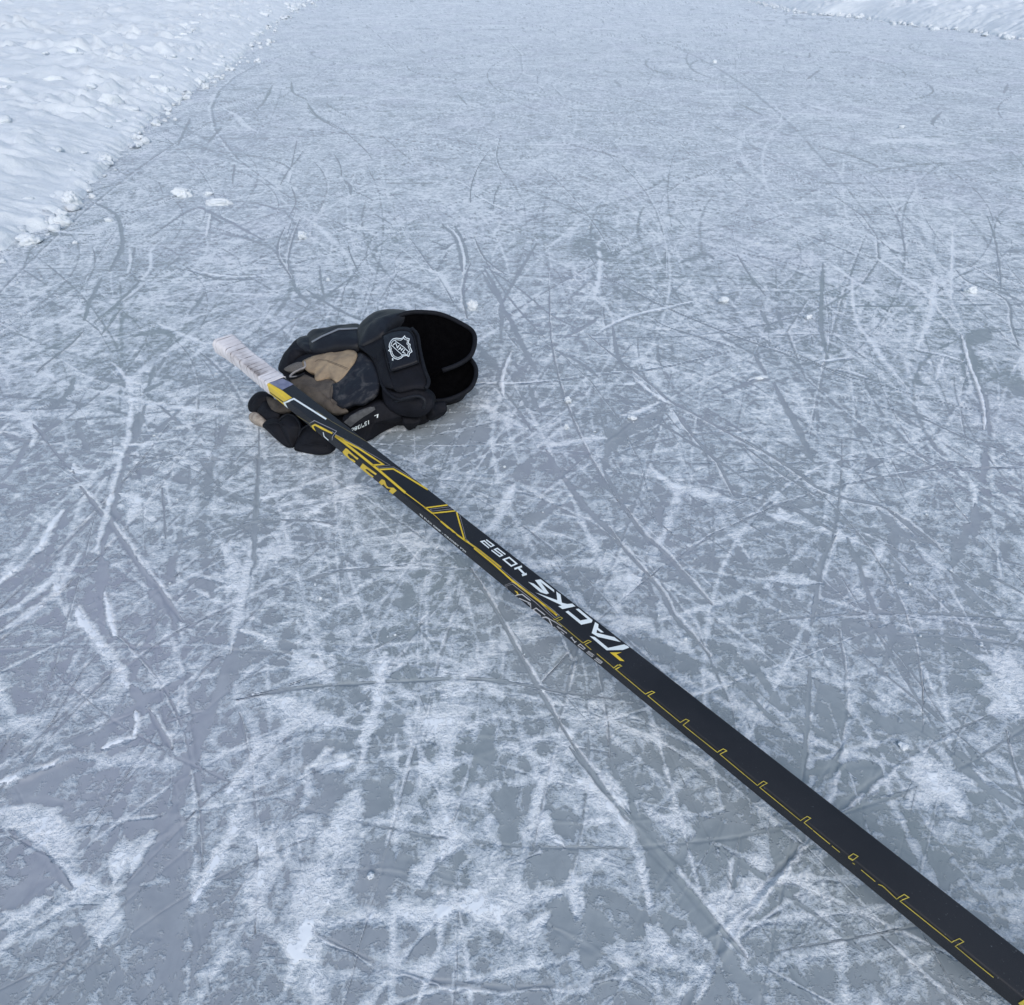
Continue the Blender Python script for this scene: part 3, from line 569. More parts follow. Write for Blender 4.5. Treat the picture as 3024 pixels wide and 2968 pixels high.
def ring(s, grow_=0., shift=(0, 0), sc=1.):
    return [M0+d_*s+a_*(p[0]+shift[0])+n_*(p[1]+shift[1]) for p in
            rounded((RW+2*grow_)*sc, (RN+2*grow_)*sc, RW/2, -RN/2, min(RC+grow_, .45*RN))]
STK_BLACK = simple('matt_black_carbon', (.0165, .0185, .024), .5, (.012, .0135, .018), 14, .00015, .22, 2500)
g = NG('matt_black_carbon_worn'); tc = g.n('ShaderNodeTexCoord').outputs['Object']
n1_ = g.noise(tc, 420, 3, .7); n2_ = g.noise(tc, 9, 5, .6); n3_ = g.noise(tc, 2600, 2, .5)
sp_ = g.math('MULTIPLY', g.ss(n1_, .66, .74), g.ss(n2_, .42, .62))
c_ = g.mix(g.ss(n2_, .3, .7), (.012, .0135, .017), (.019, .021, .026)); g.l(g.mix(g.math('MULTIPLY', sp_, .5), c_, (.22, .24, .26)), g.b.inputs['Base Color'])
g.b.inputs['Specular IOR Level'].default_value = .25; mr = g.n('ShaderNodeMapRange'); g.l(n2_, mr.inputs[0]); mr.inputs[3].default_value = .35; mr.inputs[4].default_value = .65; g.l(mr.outputs[0], g.b.inputs['Roughness']); g.bump(n3_, .00015)
STK_BLACK = g.m
YEL = simple('yellow_paint', (.70, .50, .035), .45, (.60, .42, .03), 30)
WHT = simple('white_paint', (.74, .80, .80), .5, (.66, .72, .73), 40)
GRY = simple('grey_paint', (.30, .29, .31), .5, (.22, .22, .24), 60)
OLV = simple('dull_gold_paint', (.20, .17, .06), .5, (.14, .12, .05), 60)
BLU = simple('worn_blue_paint', (.13, .14, .22), .35, (.21, .22, .31), 90)
TICK = simple('thin_yellow_paint', (.62, .50, .06), .5, (.40, .33, .05), 60)
S_FAR = s_at(788)+.0; S_BUTT = s_at(640); S_NEAR = s_at(3000)
stick = empty('hockey_stick', M0+d_*(S_NEAR-.30)-n_*.02)
tag(stick, 'black and yellow ice hockey stick with white taped handle end, lying across the glove', 'hockey stick')
ss_ = np.linspace(S_NEAR-.30, S_FAR+.02, 60)
vs, fs = loft([ring(s) for s in ss_]); shaft = mk('shaft', vs, fs, STK_BLACK, stick)
# blade, out of the picture beyond the lower right corner
HE = M0+d_*(S_NEAR-.29)+a_*.012-n_*.012
bd = -d_*.72+e1*.70; bd[2] = 0; bd /= np.linalg.norm(bd)
bn = np.cross(bd, [0, 0, 1])
rings = []
for k in range(22):
    t = k/21; c = HE+bd*(.29*t)+np.array([0, 0, -.006*min(1, t*4)+.022*t*t]); c[2] = max(c[2], .012)
    hw = .014+.020*min(1, t*5); hw *= (1 if t < .85 else sqrt(max(.05, 1-((t-.85)/.16)**2)))
    th = .010-.006*min(1, t*3)
    rings.append([c+bn*hw*cos(u)+np.array([0, 0, th*sin(u)]) for u in np.linspace(0, 2*pi, 20, endpoint=False)])
vs, fs = loft(rings); mk('blade', vs, fs, STK_BLACK, stick)
# taped grip
g = NG('dirty_white_cloth_tape'); tc = g.n('ShaderNodeTexCoord').outputs['Object']
at1 = g.n('ShaderNodeAttribute', attribute_name='edge').outputs['Fac']
nn = g.noise(tc, 45, 6, .65); n2_ = g.noise(tc, 300, 4, .6)
c_ = g.mix(g.ss(nn, .35, .72), (.66, .645, .665), (.50, .475, .49)); c_ = g.mix(g.math('MULTIPLY', n2_, .3), c_, (.76, .75, .77))
dm = g.math('MULTIPLY', at1, g.math('ADD', g.ss(g.noise(tc, 70, 5, .6), .35, .6), .25), None, True)
c_ = g.mix(dm, c_, (.13, .11, .105)); g.l(c_, g.b.inputs['Base Color']); g.b.inputs['Roughness'].default_value = .85; g.bump(n2_, .0006, .7)
TAPE = g.m
NS, nsub = 260, 12
S_END = S_BUTT+.004; rings = []; edge = []
for i in range(NS+1):
    t = i/NS; s = S_FAR-.001+(S_END-S_FAR)*t
    fl = .0016+.0050*max(0, (t-.55)/.45)**1.8
    R_0 = [M0+d_*s+a_*p[0]+n_*p[1] for p in rounded(RW, RN, RW/2, -RN/2, .0026+.0035*t)]
    row = []; cen = M0+d_*s+a_*RW/2-n_*RN/2
    for j, p in enumerate(R_0):
        v = p-cen; L0 = np.linalg.norm(v); ang = j/len(R_0)
        wrap = ((s-S_FAR)/.0115+ang*1.+.35*mn.noise(Vector((s*40, 0, 0)))) % 1.
        nz = mn.noise(Vector(p)*120)*.0004+mn.noise(Vector(p)*45)*.0007
        step = .0010*wrap if wrap < .93 else .0010*(1-(wrap-.93)/.07)
        row.append(cen+v*(1+(fl+step*1.1+nz)/L0)); 
        q = abs(j-len(R_0)*.32)                                    # the grimy corner
        edge.append((1. if (wrap > .84 or wrap < .04) else 0)*max(0, min(1, .35+1.6*mn.noise(Vector(p)*55))) + (.75*max(0, 1-abs(np.dot(p-M0, a_)-.003)/.004) if np.dot(p-M0, n_) > -.006 and .15 < t < .75 else 0))
    rings.append(row)
# rounded butt cap
cen = M0+d_*S_END+a_*RW/2-n_*RN/2
for k in (1, 2, 3):
    t = k/3.2; rings.append([cen+d_*.003*sin(t*pi/2)+(p-cen)*(cos(t*pi/2)*.6+.4) for p in rings[NS]]); edge += [.2]*len(row)
vs, fs = loft(rings); tape = mk('taped_grip', vs, fs, TAPE, stick); tape.data.attributes.new('edge', 'FLOAT', 'POINT').data.foreach_set('value', np.array(edge, np.float32))

# flat shapes -> thin decals
def strip(pts, w, closed=False):
    """polyline in 2D -> (verts, quads) with mitred joints"""
    P = np.array(pts, float); n = len(P); out = []
    for i in range(n):
        if closed: a, b = P[i]-P[i-1], P[(i+1) % n]-P[i]
        else: a = P[i]-P[i-1] if i else P[1]-P[0]; b = P[i+1]-P[i] if i < n-1 else P[-1]-P[-2]
        a = a/(np.linalg.norm(a)+1e-9); b = b/(np.linalg.norm(b)+1e-9)
        na, nb = np.array([-a[1], a[0]]), np.array([-b[1], b[0]]); m = na+nb; l = np.linalg.norm(m)
        m = na if l < .3 else m/l; k = min(1/max(np.dot(m, na), .3), 2.2)
        out += [P[i]+m*w/2*k, P[i]-m*w/2*k]
    fs = [(2*i, 2*i+1, 2*i+3, 2*i+2) for i in range(n-1)]
    if closed: fs.append((2*n-2, 2*n-1, 1, 0))
    return out, fs
def poly(pts):
    t = tessellate_polygon([[Vector((p[0], p[1], 0)) for p in pts]]); return [np.array(p) for p in pts], [tuple(x) for x in t]
def decal(name, shapes, mapf, mat, parent, maxlen):
    """shapes: list of (verts2d, faces) in source coords; mapf -> 3D point; long edges are subdivided first"""
    bm = bmesh.new()
    for vs, fs in shapes:
        V = [bm.verts.new((v[0], v[1], 0)) for v in vs]
        for f in fs:
            try: bm.faces.new([V[i] for i in f])
            except ValueError: pass
    for it in range(6):
        ed = [e for e in bm.edges if e.calc_length() > maxlen]
        if not ed: break
        bmesh.ops.subdivide_edges(bm, edges=ed, cuts=1)
        bmesh.ops.triangulate(bm, faces=[f for f in bm.faces if len(f.verts) > 4])
    bad = []
    for v in bm.verts:
        p = mapf(v.co.x, v.co.y)
        if p is None: bad.append(v)
        else: v.co = Vector(p)
    if bad: bmesh.ops.delete(bm, geom=bad, context='VERTS')
    bmesh.ops.recalc_face_normals(bm, faces=bm.faces)
    for f in bm.faces:
        if f.normal.dot(Vector(C0)-f.calc_center_median()) < 0: f.normal_flip()
    me = bpy.data.meshes.new(name); bm.to_mesh(me); bm.free()
    return link(name, me, mat, parent, False)
def mapstick(off):
    def f(x, y):
        s, q = unwrap(x, y)
        if q > RW+.0005 or q < -RN-.0005: q = min(max(q, -RN), RW)
        return onshaft(s, q, off)
    return f
def S(c, pts, w, closed=False): return strip(px(c, pts), w*CROP[c][2], closed)
def PG(c, pts): return poly(px(c, pts))
ML = 3.5
white = [
 S('S1', [(285, 115), (462, 248), (392, 278), (238, 142), (165, 160), (350, 312)], 27), S('S1', [(733, 462), (545, 318), (480, 346), (665, 480), (600, 508), (408, 362)], 28),
 S('S1', [(825, 532), (995, 678), (872, 732), (690, 582)], 34, True), S('S1', [(1120, 740), (945, 800)], 44), S('S1', [(1045, 785), (1175, 915)], 46), S('S1', [(1232, 915), (1122, 950)], 48),
 PG('S1', [(1425, 1065), (1560, 1042), (1870, 1290), (1880, 1348), (1562, 1112), (1755, 1372), (1690, 1392), (1545, 1342), (1268, 1104), (1400, 1145), (1625, 1318)]),
 PG('S3', [(612, 305), (1005, 445), (985, 288), (1062, 342), (1085, 488), (1180, 512), (1272, 505), (1328, 553), (1098, 604), (1022, 553), (1085, 535), (900, 450), (700, 350)]),
 PG('S2', [(475, 312), (545, 302), (870, 570), (850, 625), (605, 680), (235, 375), (300, 350), (585, 580), (755, 548)]),
 PG('S2', [(930, 615), (1010, 670), (1000, 750), (1135, 860), (1060, 858), (975, 795), (962, 868), (1380, 970), (1530, 1085), (1000, 965), (850, 875)]),
 PG('S2', [(800, 945), (925, 968), (1235, 1222), (1610, 1140), (1700, 1180), (1730, 1215), (1580, 1270), (1200, 1278)])]
decal('white_lettering', white, mapstick(0.00050), WHT, stick, ML)
small = [S('S3', [(240, 380), (300, 362), (370, 355), (520, 470)], 17), S('S3', [(310, 425), (400, 462), (515, 515), (525, 600)], 16), S('S3', [(470, 512), (525, 560)], 12),
 S('S3', [(700, 740), (565, 632), (620, 600), (780, 725)], 18), S('S3', [(730, 772), (795, 762), (850, 792)], 24), S('S3', [(850, 790), (960, 850), (1085, 932)], 12), S('S3', [(850, 800), (905, 915)], 18),
 S('S3', [(1170, 1052), (990, 920), (1120, 1068), (935, 935)], 14), S('S3', [(1270, 1118), (1232, 1135)], 12), S('S3', [(1250, 1130), (1315, 1210)], 14), S('S3', [(1340, 1195), (1300, 1220)], 16),
 S('S3', [(1410, 1243), (1495, 1320), (1465, 1338), (1370, 1268)], 14, True),
 S('S3', [(1660, 1445), (1560, 1372), (1545, 1382), (1635, 1455)], 10), S('S3', [(1520, 1390), (1620, 1472), (1640, 1458)], 12), S('S3', [(1700, 1485), (1805, 1565), (1790, 1578), (1685, 1498)], 10), S('S3', [(1660, 1512), (1770, 1592), (1795, 1575)], 12),
 S('Z2', [(715, 1470), (668, 1378), (800, 1325), (1255, 1612)], 24)]
small = [([np.array(v)+np.array([2., -4.]) for v in q[0]], q[1]) for q in small[:-1]]+small[-1:]
decal('grey_lettering', small[:-1], mapstick(0.00050), simple('light_grey_paint', (.60, .60, .62), .5), stick, ML)
decal('white_outline', [small[-1], S('Z2', [(1215, 1790), (1228, 1850), (1290, 1904)], 12)], mapstick(0.00050), WHT, stick, ML)
yel = [S('S4', [(65, 370), (250, 510), (500, 705), (880, 1010), (1380, 1435)], 42), S('S4', [(1370, 1430), (1560, 1570), (1760, 1722)], 17),
 S('S4', [(90, 375), (250, 470), (500, 600), (960, 900), (750, 918)], 34), S('S4', [(880, 1000), (1150, 985), (1400, 1130), (1800, 1375)], 30),
 S('S5', [(110, 470), (300, 612)], 34), S('S5', [(300, 612), (480, 780)], 13), PG('S5', [(470, 800), (500, 780), (700, 940), (800, 1020), (850, 1070), (1000, 1180), (1100, 1260), (1090, 1290), (870, 1130), (830, 1080), (770, 1050), (690, 975), (650, 960)]),
 S('S5', [(1050, 1230), (1400, 1480), (1904, 1880)], 38), S('S5', [(130, 480), (650, 412)], 30), S('S5', [(300, 605), (830, 550)], 30), S('S5', [(860, 575), (940, 870), (1040, 1210)], 34),
 S('S1', [(0, 315), (450, 680), (890, 1070)], 36), S('S1', [(890, 1070), (1400, 1460), (1904, 1850)], 44), S('S3', [(780, 545), (1000, 715)], 30),
 PG('S2', [(1275, 1328), (1550, 1325), (1430, 1370), (1620, 1535), (1510, 1522)]), PG('S3', [(240, 258), (300, 285), (310, 315), (345, 335), (280, 340), (290, 315)]),
 S('Z2', [(1500, 1900), (1380, 1845)], 30), S('Z2', [(1340, 1812), (1220, 1750), (1100, 1685), (1062, 1705), (1110, 1800), (1235, 1900)], 24),
 PG('S4', [(190, 680), (250, 612), (275, 625), (400, 735), (455, 778), (490, 802), (468, 832), (400, 772), (380, 755), (310, 705), (285, 735), (330, 795), (390, 820), (435, 855), (425, 880), (400, 875), (230, 745)]),
 PG('S4', [(520, 965), (572, 893), (645, 950), (835, 1090), (815, 1115), (740, 1068), (715, 1050), (650, 1000), (615, 1012), (700, 1080), (775, 1140), (760, 1165), (550, 1020)]),
 PG('S4', [(870, 1250), (930, 1190), (985, 1215), (1020, 1310), (1060, 1345), (1150, 1350), (1210, 1405), (1130, 1472), (1060, 1415), (1100, 1372), (1020, 1358), (960, 1285), (925, 1310)]),
 PG('Z2', [(428, 1118), (452, 1102), (640, 1210), (775, 1312), (660, 1362), (420, 1190)]), PG('Z2', [(428, 1205), (655, 1378), (700, 1455), (560, 1375), (432, 1262)])]
IDX = dict(edge_stripe=[0, 1, 4, 5, 6, 7, 11, 12, 13], angled_stripe=[2, 3, 8, 9, 10, 16, 17])
for k_, v_ in IDX.items(): decal(k_, [yel[i] for i in v_], mapstick(0.00045), YEL, stick, ML)
for i in (18, 19, 20): yel[i] = ([np.array(v)+np.array([2., -3.]) for v in yel[i][0]], yel[i][1])
for k_, i in (('yellow_flash', 14), ('yellow_flash', 15), ('yellow_letter', 18), ('yellow_letter', 19), ('yellow_letter', 20), ('yellow_block', 21), ('yellow_block', 22)): decal(k_, [yel[i]], mapstick(0.00047), YEL, stick, ML)
decal('blue_patch', [PG('Z2', [(442, 1096), (640, 1040), (800, 1118), (635, 1200)])], mapstick(0.00042), BLU, stick, ML)
gr = [S('S5', [(930, 640), (1010, 930), (1080, 1205), (1200, 1325), (1500, 1560), (1904, 1885)], 9), S('S5', [(690, 455), (240, 510), (290, 558), (770, 500)], 9), S('S1', [(0, 285), (450, 640), (960, 1065), (1904, 1800)], 9),
 S('S3', [(120, 280), (72, 165), (205, 118), (600, 400), (965, 750), (1042, 718), (1000, 685)], 7), S('S3', [(140, 290), (97, 180), (205, 148), (620, 480), (960, 780)], 7), S('S3', [(200, 60), (600, 355), (1040, 712)], 7),
 S('S4', [(0, 280), (80, 345), (500, 570), (1090, 915), (850, 940), (890, 970), (1160, 950), (1600, 1210)], 8), S('Z2', [(1025, 1665), (1085, 1630), (1400, 1780), (1345, 1850), (1340, 1904)], 9)]
decal('grey_outline', gr, mapstick(0.00045), GRY, stick, ML)
ol = [S('S4', [(-300, -110), (0, 98), (600, 440), (840, 600), (1100, 780)], 7), S('Z2', [(690, 1465), (1020, 1665), (1060, 1760), (1230, 1900)], 7)]
decal('gold_outline', ol, mapstick(0.00042), OLV, stick, ML)
tk = [S('S3', [(940, 765), (962, 785), (1058, 743), (1098, 767), (1062, 792), (998, 803), (1468, 1200), (1562, 1160), (1610, 1187), (1505, 1225), (1618, 1320)], 11),
 S('S2', [(980, 1345), (1375, 1675), (1505, 1610), (1555, 1650), (1410, 1705), (1680, 1930)], 15),
 S('Z6', [(0, 190), (42, 228), (75, 203), (110, 215), (65, 242), (338, 472), (395, 450), (422, 462), (362, 488), (665, 737), (715, 712), (745, 727), (692, 762), (1012, 1017), (1065, 990), (1097, 1010), (1037, 1035), (1388, 1327), (1440, 1293), (1475, 1312), (1410, 1345), (1792, 1657), (1850, 1623), (1883, 1640), (1825, 1676), (1904, 1740)], 6.5),
 S('Z7', [(-70, 262), (0, 320), (88, 392)], 7), S('Z7', [(105, 407), (180, 468)], 7), S('Z7', [(258, 516), (302, 487), (345, 512), (300, 545), (258, 518)], 8), S('Z7', [(300, 567), (320, 582)], 7), S('Z7', [(380, 632), (512, 742)], 7),
 S('Z7', [(540, 768), (575, 780), (600, 800), (712, 906), (778, 868), (820, 897), (745, 925), (1228, 1312), (1295, 1282), (1335, 1312), (1262, 1347), (1470, 1520), (1620, 1640)], 8), PG('Z7', [(1850, 1880), (1904, 1850), (1990, 1900), (1960, 1990)])]
decal('yellow_tick_line', tk, mapstick(0.00052), TICK, stick, ML)
def textmesh(body, size=1., shear=0., bold=0.):
    cu = bpy.data.curves.new('lettering', 'FONT'); cu.body = body; cu.size = size; cu.shear = shear; cu.offset = bold; cu.resolution_u = 3
    o = bpy.data.objects.new('lettering', cu); col.objects.link(o); bpy.context.view_layer.update()
    me = bpy.data.meshes.new_from_object(o.evaluated_get(bpy.context.evaluated_depsgraph_get()))
    V = [np.array(v.co[:2]) for v in me.vertices]; Fc = [tuple(p.vertices) for p in me.polygons]
    bpy.data.objects.remove(o); bpy.data.meshes.remove(me); bpy.data.curves.remove(cu); return V, Fc
V, Fc = textmesh('75 FLEX GRIP - CROSBY P29', 1., .0, .02)
(u0, v0), (u1, v1) = px('Z4', [(1105, 1245), (1625, 1665)])
s0, q0 = unwrap(u0, v0); s1, q1 = unwrap(u1, v1); Wd = max(v[0] for v in V)
decal('flex_lettering', [([np.array([v[0], v[1]]) for v in V], Fc)], lambda x, y: onshaft(s0+(s1-s0)*x/Wd, min(-.0146+y*.0048, -.003), .0003), simple('off_white_print', (.72, .75, .75), .5), stick, .4)
# ------------------------------------------------------------------ hockey glove, palm up, cuff opening to the right
def G(z1x, z1y, z): return at(580+z1x*.46392, 860+z1y*.46392, z)
FAB = simple('black_glove_nylon', (.0055, .006, .009), .7, (.009, .010, .015), 25, .0006, .18, 900)
SHL = simple('smooth_black_shell', (.011, .0125, .017), .5, (.008, .009, .013), 18, .0003, .25, 500)
LIN = simple('black_fleece_liner', (.0015, .0015, .002), 1., (.0025, .0025, .003), 80, .001, .03, 600)
PIP = simple('dark_grey_piping', (.011, .0125, .017), .7, (.007, .008, .011), 90, spec=.12)
TAN = simple('tan_suede_palm', (.33, .255, .170), .85, (.235, .180, .125), 45, .0008, .2, 500)
TAN2 = simple('worn_brown_suede_palm', (.125, .106, .088), .85, (.070, .060, .052), 40, .0010, .2, 400)
CREAM = simple('worn_cream_fingertip', (.42, .37, .31), .8, (.24, .20, .17), 90, .0006, .2)
GMESH = simple('grey_mesh_gusset', (.16, .15, .14), .8, (.10, .095, .09), 500, .0005, .2)
g = NG('scuffed_navy_patch'); tc = g.n('ShaderNodeTexCoord').outputs['Object']
n = g.noise(tc, 22, 8, .62, 1.2); n2 = g.noise(tc, 75, 5, .6, .6)
c_ = g.mix(g.math('MULTIPLY', g.ss(n, .50, .66), g.ss(n2, .38, .62)), (.010, .012, .018), (.055, .055, .058)); g.l(c_, g.b.inputs['Base Color'])
g.b.inputs['Roughness'].default_value = .6; g.b.inputs['Specular IOR Level'].default_value = .25; g.bump(n2, .0012, .8); NAVY = g.m

glove = empty('hockey_glove', at(1080, 1260, 0)); tag(glove, 'black ice hockey glove lying palm up under the taped end of the stick', 'glove')
def pad(name, pts, bulge, mat, parent=None, thick=.012, nz=.0008, down=None, N=10, rings=9, power=2.4, seed=0., ctr=None):
    """cushion from a traced outline [(x, y, height)]: domed top, closed underside"""
    P3 = np.array([G(*p) for p in pts]); L = crom(P3, max(3, 90//len(pts)), True); c = L.mean(0) if ctr is None else G(*ctr)
    nrm = np.zeros(3)
    for i in range(len(L)): nrm += np.cross(L[i]-c, L[(i+1) % len(L)]-c)
    nrm /= np.linalg.norm(nrm)
    if nrm[2] < 0: nrm = -nrm
    n = len(L); vs = []; fs = []
    prof = [(0, 1)]+[(sin(k/rings*pi/2)**.8, None) for k in range(1, rings+1)]
    vs.append(c+nrm*bulge)
    for k in range(1, rings+1):
        r = (k/rings); h = bulge*(1-r**power)
        for i, p in enumerate(L):
            q = c+(p-c)*r; w_ = mn.noise(Vector(q)*38+Vector((seed, 0, 0)))*nz*2.+mn.noise(Vector(q)*90)*nz
            vs.append(q+nrm*(h+w_*(1 if r < 1 else .3)))
    for i in range(n): fs.append((0, 1+i, 1+(i+1) % n))
    for k in range(rings-1):
        for i in range(n): fs.append((1+k*n+i, 1+(k+1)*n+i, 1+(k+1)*n+(i+1) % n, 1+k*n+(i+1) % n))
    o_ = 1+(rings-1)*n
    # round the rim under and close
    last = o_
    for (sc, dn) in ((1.0-.03, .35), (.93, .75), (.80, 1.0)):
        b0 = len(vs)
        for p in L:
            q = c+(p-c)*sc-nrm*thick*dn; q[2] = max(q[2], .0015); vs.append(q)
        for i in range(n): fs.append((last+i, b0+i, b0+(i+1) % n, last+(i+1) % n))
        last = b0
    q = c-nrm*thick; q[2] = max(q[2], .0015); vs.append(q); z = len(vs)-1
    for i in range(n): fs.append((last+i, z, last+(i+1) % n))
    o = mk(name, vs, fs, mat, parent or glove)
    me = o.data; bm = bmesh.new(); bm.from_mesh(me); bmesh.ops.recalc_face_normals(bm, faces=bm.faces); bm.to_mesh(me); bm.free(); return o
def tube(name, pts, r, mat, parent=None, closed=False, raw=False, taper=None, nseg=8):
    P3 = np.array([G(*p) for p in pts]) if not raw else np.array(pts); L = crom(P3, 6, closed); vs = []; fs = []; m = len(L)
    for i, p in enumerate(L):
        t = L[(i+1) % m]-L[i-1] if (closed or 0 < i < m-1) else (L[1]-L[0] if i == 0 else L[-1]-L[-2])
        t = t/np.linalg.norm(t); u = np.cross(t, [0, 0, 1.]); u /= np.linalg.norm(u)+1e-9; v = np.cross(u, t)
        rr = r if taper is None else r*(taper[0]+(taper[1]-taper[0])*i/m)
        for k in range(nseg): a = 2*pi*k/nseg; vs.append(p+(u*cos(a)+v*sin(a))*rr)
    for i in range(m if closed else m-1):
        for k in range(nseg): fs.append((i*nseg+k, i*nseg+(k+1) % nseg, ((i+1) % m)*nseg+(k+1) % nseg, ((i+1) % m)*nseg+k))
    if not closed: fs += [tuple(range(nseg))[::-1], tuple(range((m-1)*nseg, m*nseg))]
    return mk(name, vs, fs, mat, parent or glove)

# core: the stuffed mass between palm and back of the hand, standing on the ice
top = [(660, 330, .050), (800, 262, .058), (1020, 240, .072), (1110, 170, .085), (1250, 135, .095), (1380, 170, .085), (1450, 230, .075), (1430, 420, .045), (1450, 560, .030), (1500, 660, .026), (1480, 755, .032), (1380, 800, .026), (1240, 800, .026), (1060, 880, .018), (960, 900, .02), (800, 760, .036), (690, 660, .042), (590, 560, .044), (545, 500, .046), (590, 410, .048)]
T3 = crom([G(*p) for p in top], 6, True); c = T3.mean(0); vs = [tuple(c+np.array([0, 0, .004]))]; fs = []; n = len(T3)
prev = None
for (sc, dz) in ((.5, .003), (.8, .001), (.95, -.002), (1., -.006)):
    b0 = len(vs)
    for p in T3: q = c+(p-c)*sc; q[2] = q[2]+dz; vs.append(tuple(q))
    for i in range(n): fs.append((0, b0+i, b0+(i+1) % n) if prev is None else (prev+i, b0+i, b0+(i+1) % n, prev+(i+1) % n))
    prev = b0
for (sc, zz) in ((1.0, .6), (.98, .25), (.93, .0)):
    b0 = len(vs)
    for p in T3: q = c+(p-c)*sc; q[2] = max(.001, (p[2]-.006)*zz+.001); vs.append(tuple(q))
    for i in range(n): fs.append((prev+i, b0+i, b0+(i+1) % n, prev+(i+1) % n))
    prev = b0
core = mk('glove_body', vs, fs, FAB, glove)

# palm
pad('palm_leather', [(600, 560, .052), (680, 528, .056), (760, 556, .060), (840, 548, .064), (885, 578, .066), (870, 640, .063), (858, 700, .060), (920, 738, .057), (965, 762, .055), (890, 776, .051), (820, 748, .050), (760, 705, .050), (690, 655, .050), (620, 602, .049)], .006, TAN2, seed=3, nz=.0016)
pad('palm_patch', [(1030, 392, .084), (1080, 402, .086), (1125, 445, .087), (1155, 520, .085), (1165, 590, .081), (1150, 645, .076), (1100, 685, .071), (1050, 714, .067), (990, 718, .063), (925, 742, .059), (868, 700, .058), (846, 640, .061), (862, 592, .066), (895, 580, .069), (950, 530, .073), (1000, 460, .080)], .005, NAVY, seed=5, nz=.0014)
pad('tan_palm_panel', [(690, 432, .064), (760, 405, .070), (900, 380, .078), (985, 373, .084), (1022, 396, .087), (1010, 440, .085), (975, 500, .079), (930, 552, .073), (893, 577, .070), (868, 562, .069), (838, 548, .067), (760, 566, .062), (748, 520, .062), (700, 505, .060), (672, 455, .061)], .006, TAN, seed=1, nz=.0012)
pad('lower_palm_fold', [(690, 652, .046), (760, 640, .052), (850, 660, .056), (870, 720, .054), (900, 760, .052), (880, 778, .048), (800, 745, .046), (730, 700, .045)], .004, TAN2, seed=9, nz=.0015)
gus = pad('thumb_gusset', [(558, 492, .050), (600, 465, .054), (660, 446, .058), (694, 450, .060), (690, 486, .058), (645, 506, .054), (605, 512, .051), (570, 506, .049)], .003, GMESH, thick=.006)
tube('gusset_piping', [(690, 450, .064), (692, 482, .063), (655, 500, .059), (615, 522, .056), (598, 545, .054), (640, 545, .055)], .0018, simple('pale_piping', (.30, .29, .29), .6), gus)
tube('palm_seam', [(690, 520, .064), (640, 548, .058), (592, 556, .054)], .0016, PIP)

# thumb
th = pad('thumb', [(700, 300, .070), (712, 266, .073), (745, 246, .076), (850, 234, .081), (960, 212, .086), (1032, 210, .091), (1045, 280, .095), (1034, 346, .092), (900, 358, .086), (770, 378, .078), (718, 372, .072), (700, 335, .069)], .013, SHL, thick=.030, seed=2)
tt = pad('thumb_tip', [(640, 305, .064), (672, 288, .067), (706, 284, .070), (716, 330, .070), (724, 380, .068), (660, 402, .060), (610, 452, .053), (570, 510, .047), (530, 512, .043), (521, 480, .043), (545, 420, .048), (590, 362, .057)], .009, FAB, thick=.022, seed=4)
pad('thumb_side_panel', [(545, 516, .044), (600, 455, .052), (720, 392, .064), (900, 356, .078), (1022, 346, .086), (1030, 372, .085), (900, 384, .078), (760, 410, .068), (660, 448, .058), (585, 500, .048)], .004, FAB, thick=.012)
pad('thumb_knuckle', [(632, 345, .060), (650, 310, .064), (700, 288, .070), (722, 300, .074), (730, 345, .074), (722, 378, .072), (680, 382, .066), (640, 375, .060)], .008, SHL, thick=.02)

# cuff: shells, liner, strap
shell_u = [(1192, 262, .112), (1255, 178, .118), (1350, 138, .122), (1460, 134, .122), (1570, 152, .116), (1700, 214, .104), (1762, 262, .096), (1772, 330, .088), (1745, 410, .078), (1665, 468, .070), (1565, 505, .066), (1480, 560, .066), (1420, 480, .078), (1380, 380, .090), (1300, 290, .104)]
def bowl(name, pts, depth, mat, rim_r, ctr=None):
    P3 = crom([G(*p) for p in pts], 7, True); c = P3.mean(0); nrm = np.zeros(3)
    for i in range(len(P3)): nrm += np.cross(P3[i]-c, P3[(i+1) % len(P3)]-c)
    nrm /= np.linalg.norm(nrm)
    if nrm[2] < 0: nrm = -nrm
    n = len(P3); vs = []; fs = []; K = 9
    def layer(off, r0):
        b = len(vs); vs.append(c-nrm*(depth+off))
        for k in range(1, K+1):
            r = k/K
            for p in P3: q = c+(p-c)*r*(1 if k < K else 1+r0)-nrm*((depth+off)*(1-r**2.5)); q[2] = max(q[2], .003); vs.append(q)
        return b
    for off, r0 in ((0, 0), (.007, .012)):
        b = layer(off, r0)
        for i in range(n): fs.append((b, b+1+i, b+1+(i+1) % n))
        for k in range(K-1):
            for i in range(n): fs.append((b+1+k*n+i, b+1+(k+1)*n+i, b+1+(k+1)*n+(i+1) % n, b+1+k*n+(i+1) % n))
    b1 = 1+(K-1)*n; b2 = (1+K*n)+1+(K-1)*n
    for i in range(n): fs.append((b1+i, b2+i, b2+(i+1) % n, b1+(i+1) % n))
    o = mk(name, vs, fs, mat, glove)
    bm = bmesh.new(); bm.from_mesh(o.data); bmesh.ops.recalc_face_normals(bm, faces=bm.faces); bm.to_mesh(o.data); bm.free(); return o
up = bowl('cuff_flap', shell_u, .035, LIN, .004)
tube('rim_binding', shell_u[:11], .0042, PIP, up)
shell_l = [(1745, 432, .066), (1776, 480, .062), (1778, 545, .055), (1750, 610, .048), (1690, 655, .042), (1600, 690, .038), (1500, 702, .038), (1440, 660, .045), (1420, 590, .056), (1480, 530, .062), (1600, 480, .066)]
lo = bowl('cuff_flap', shell_l, .022, LIN, .004)
tube('rim_binding', shell_l[:7], .0040, PIP, lo)
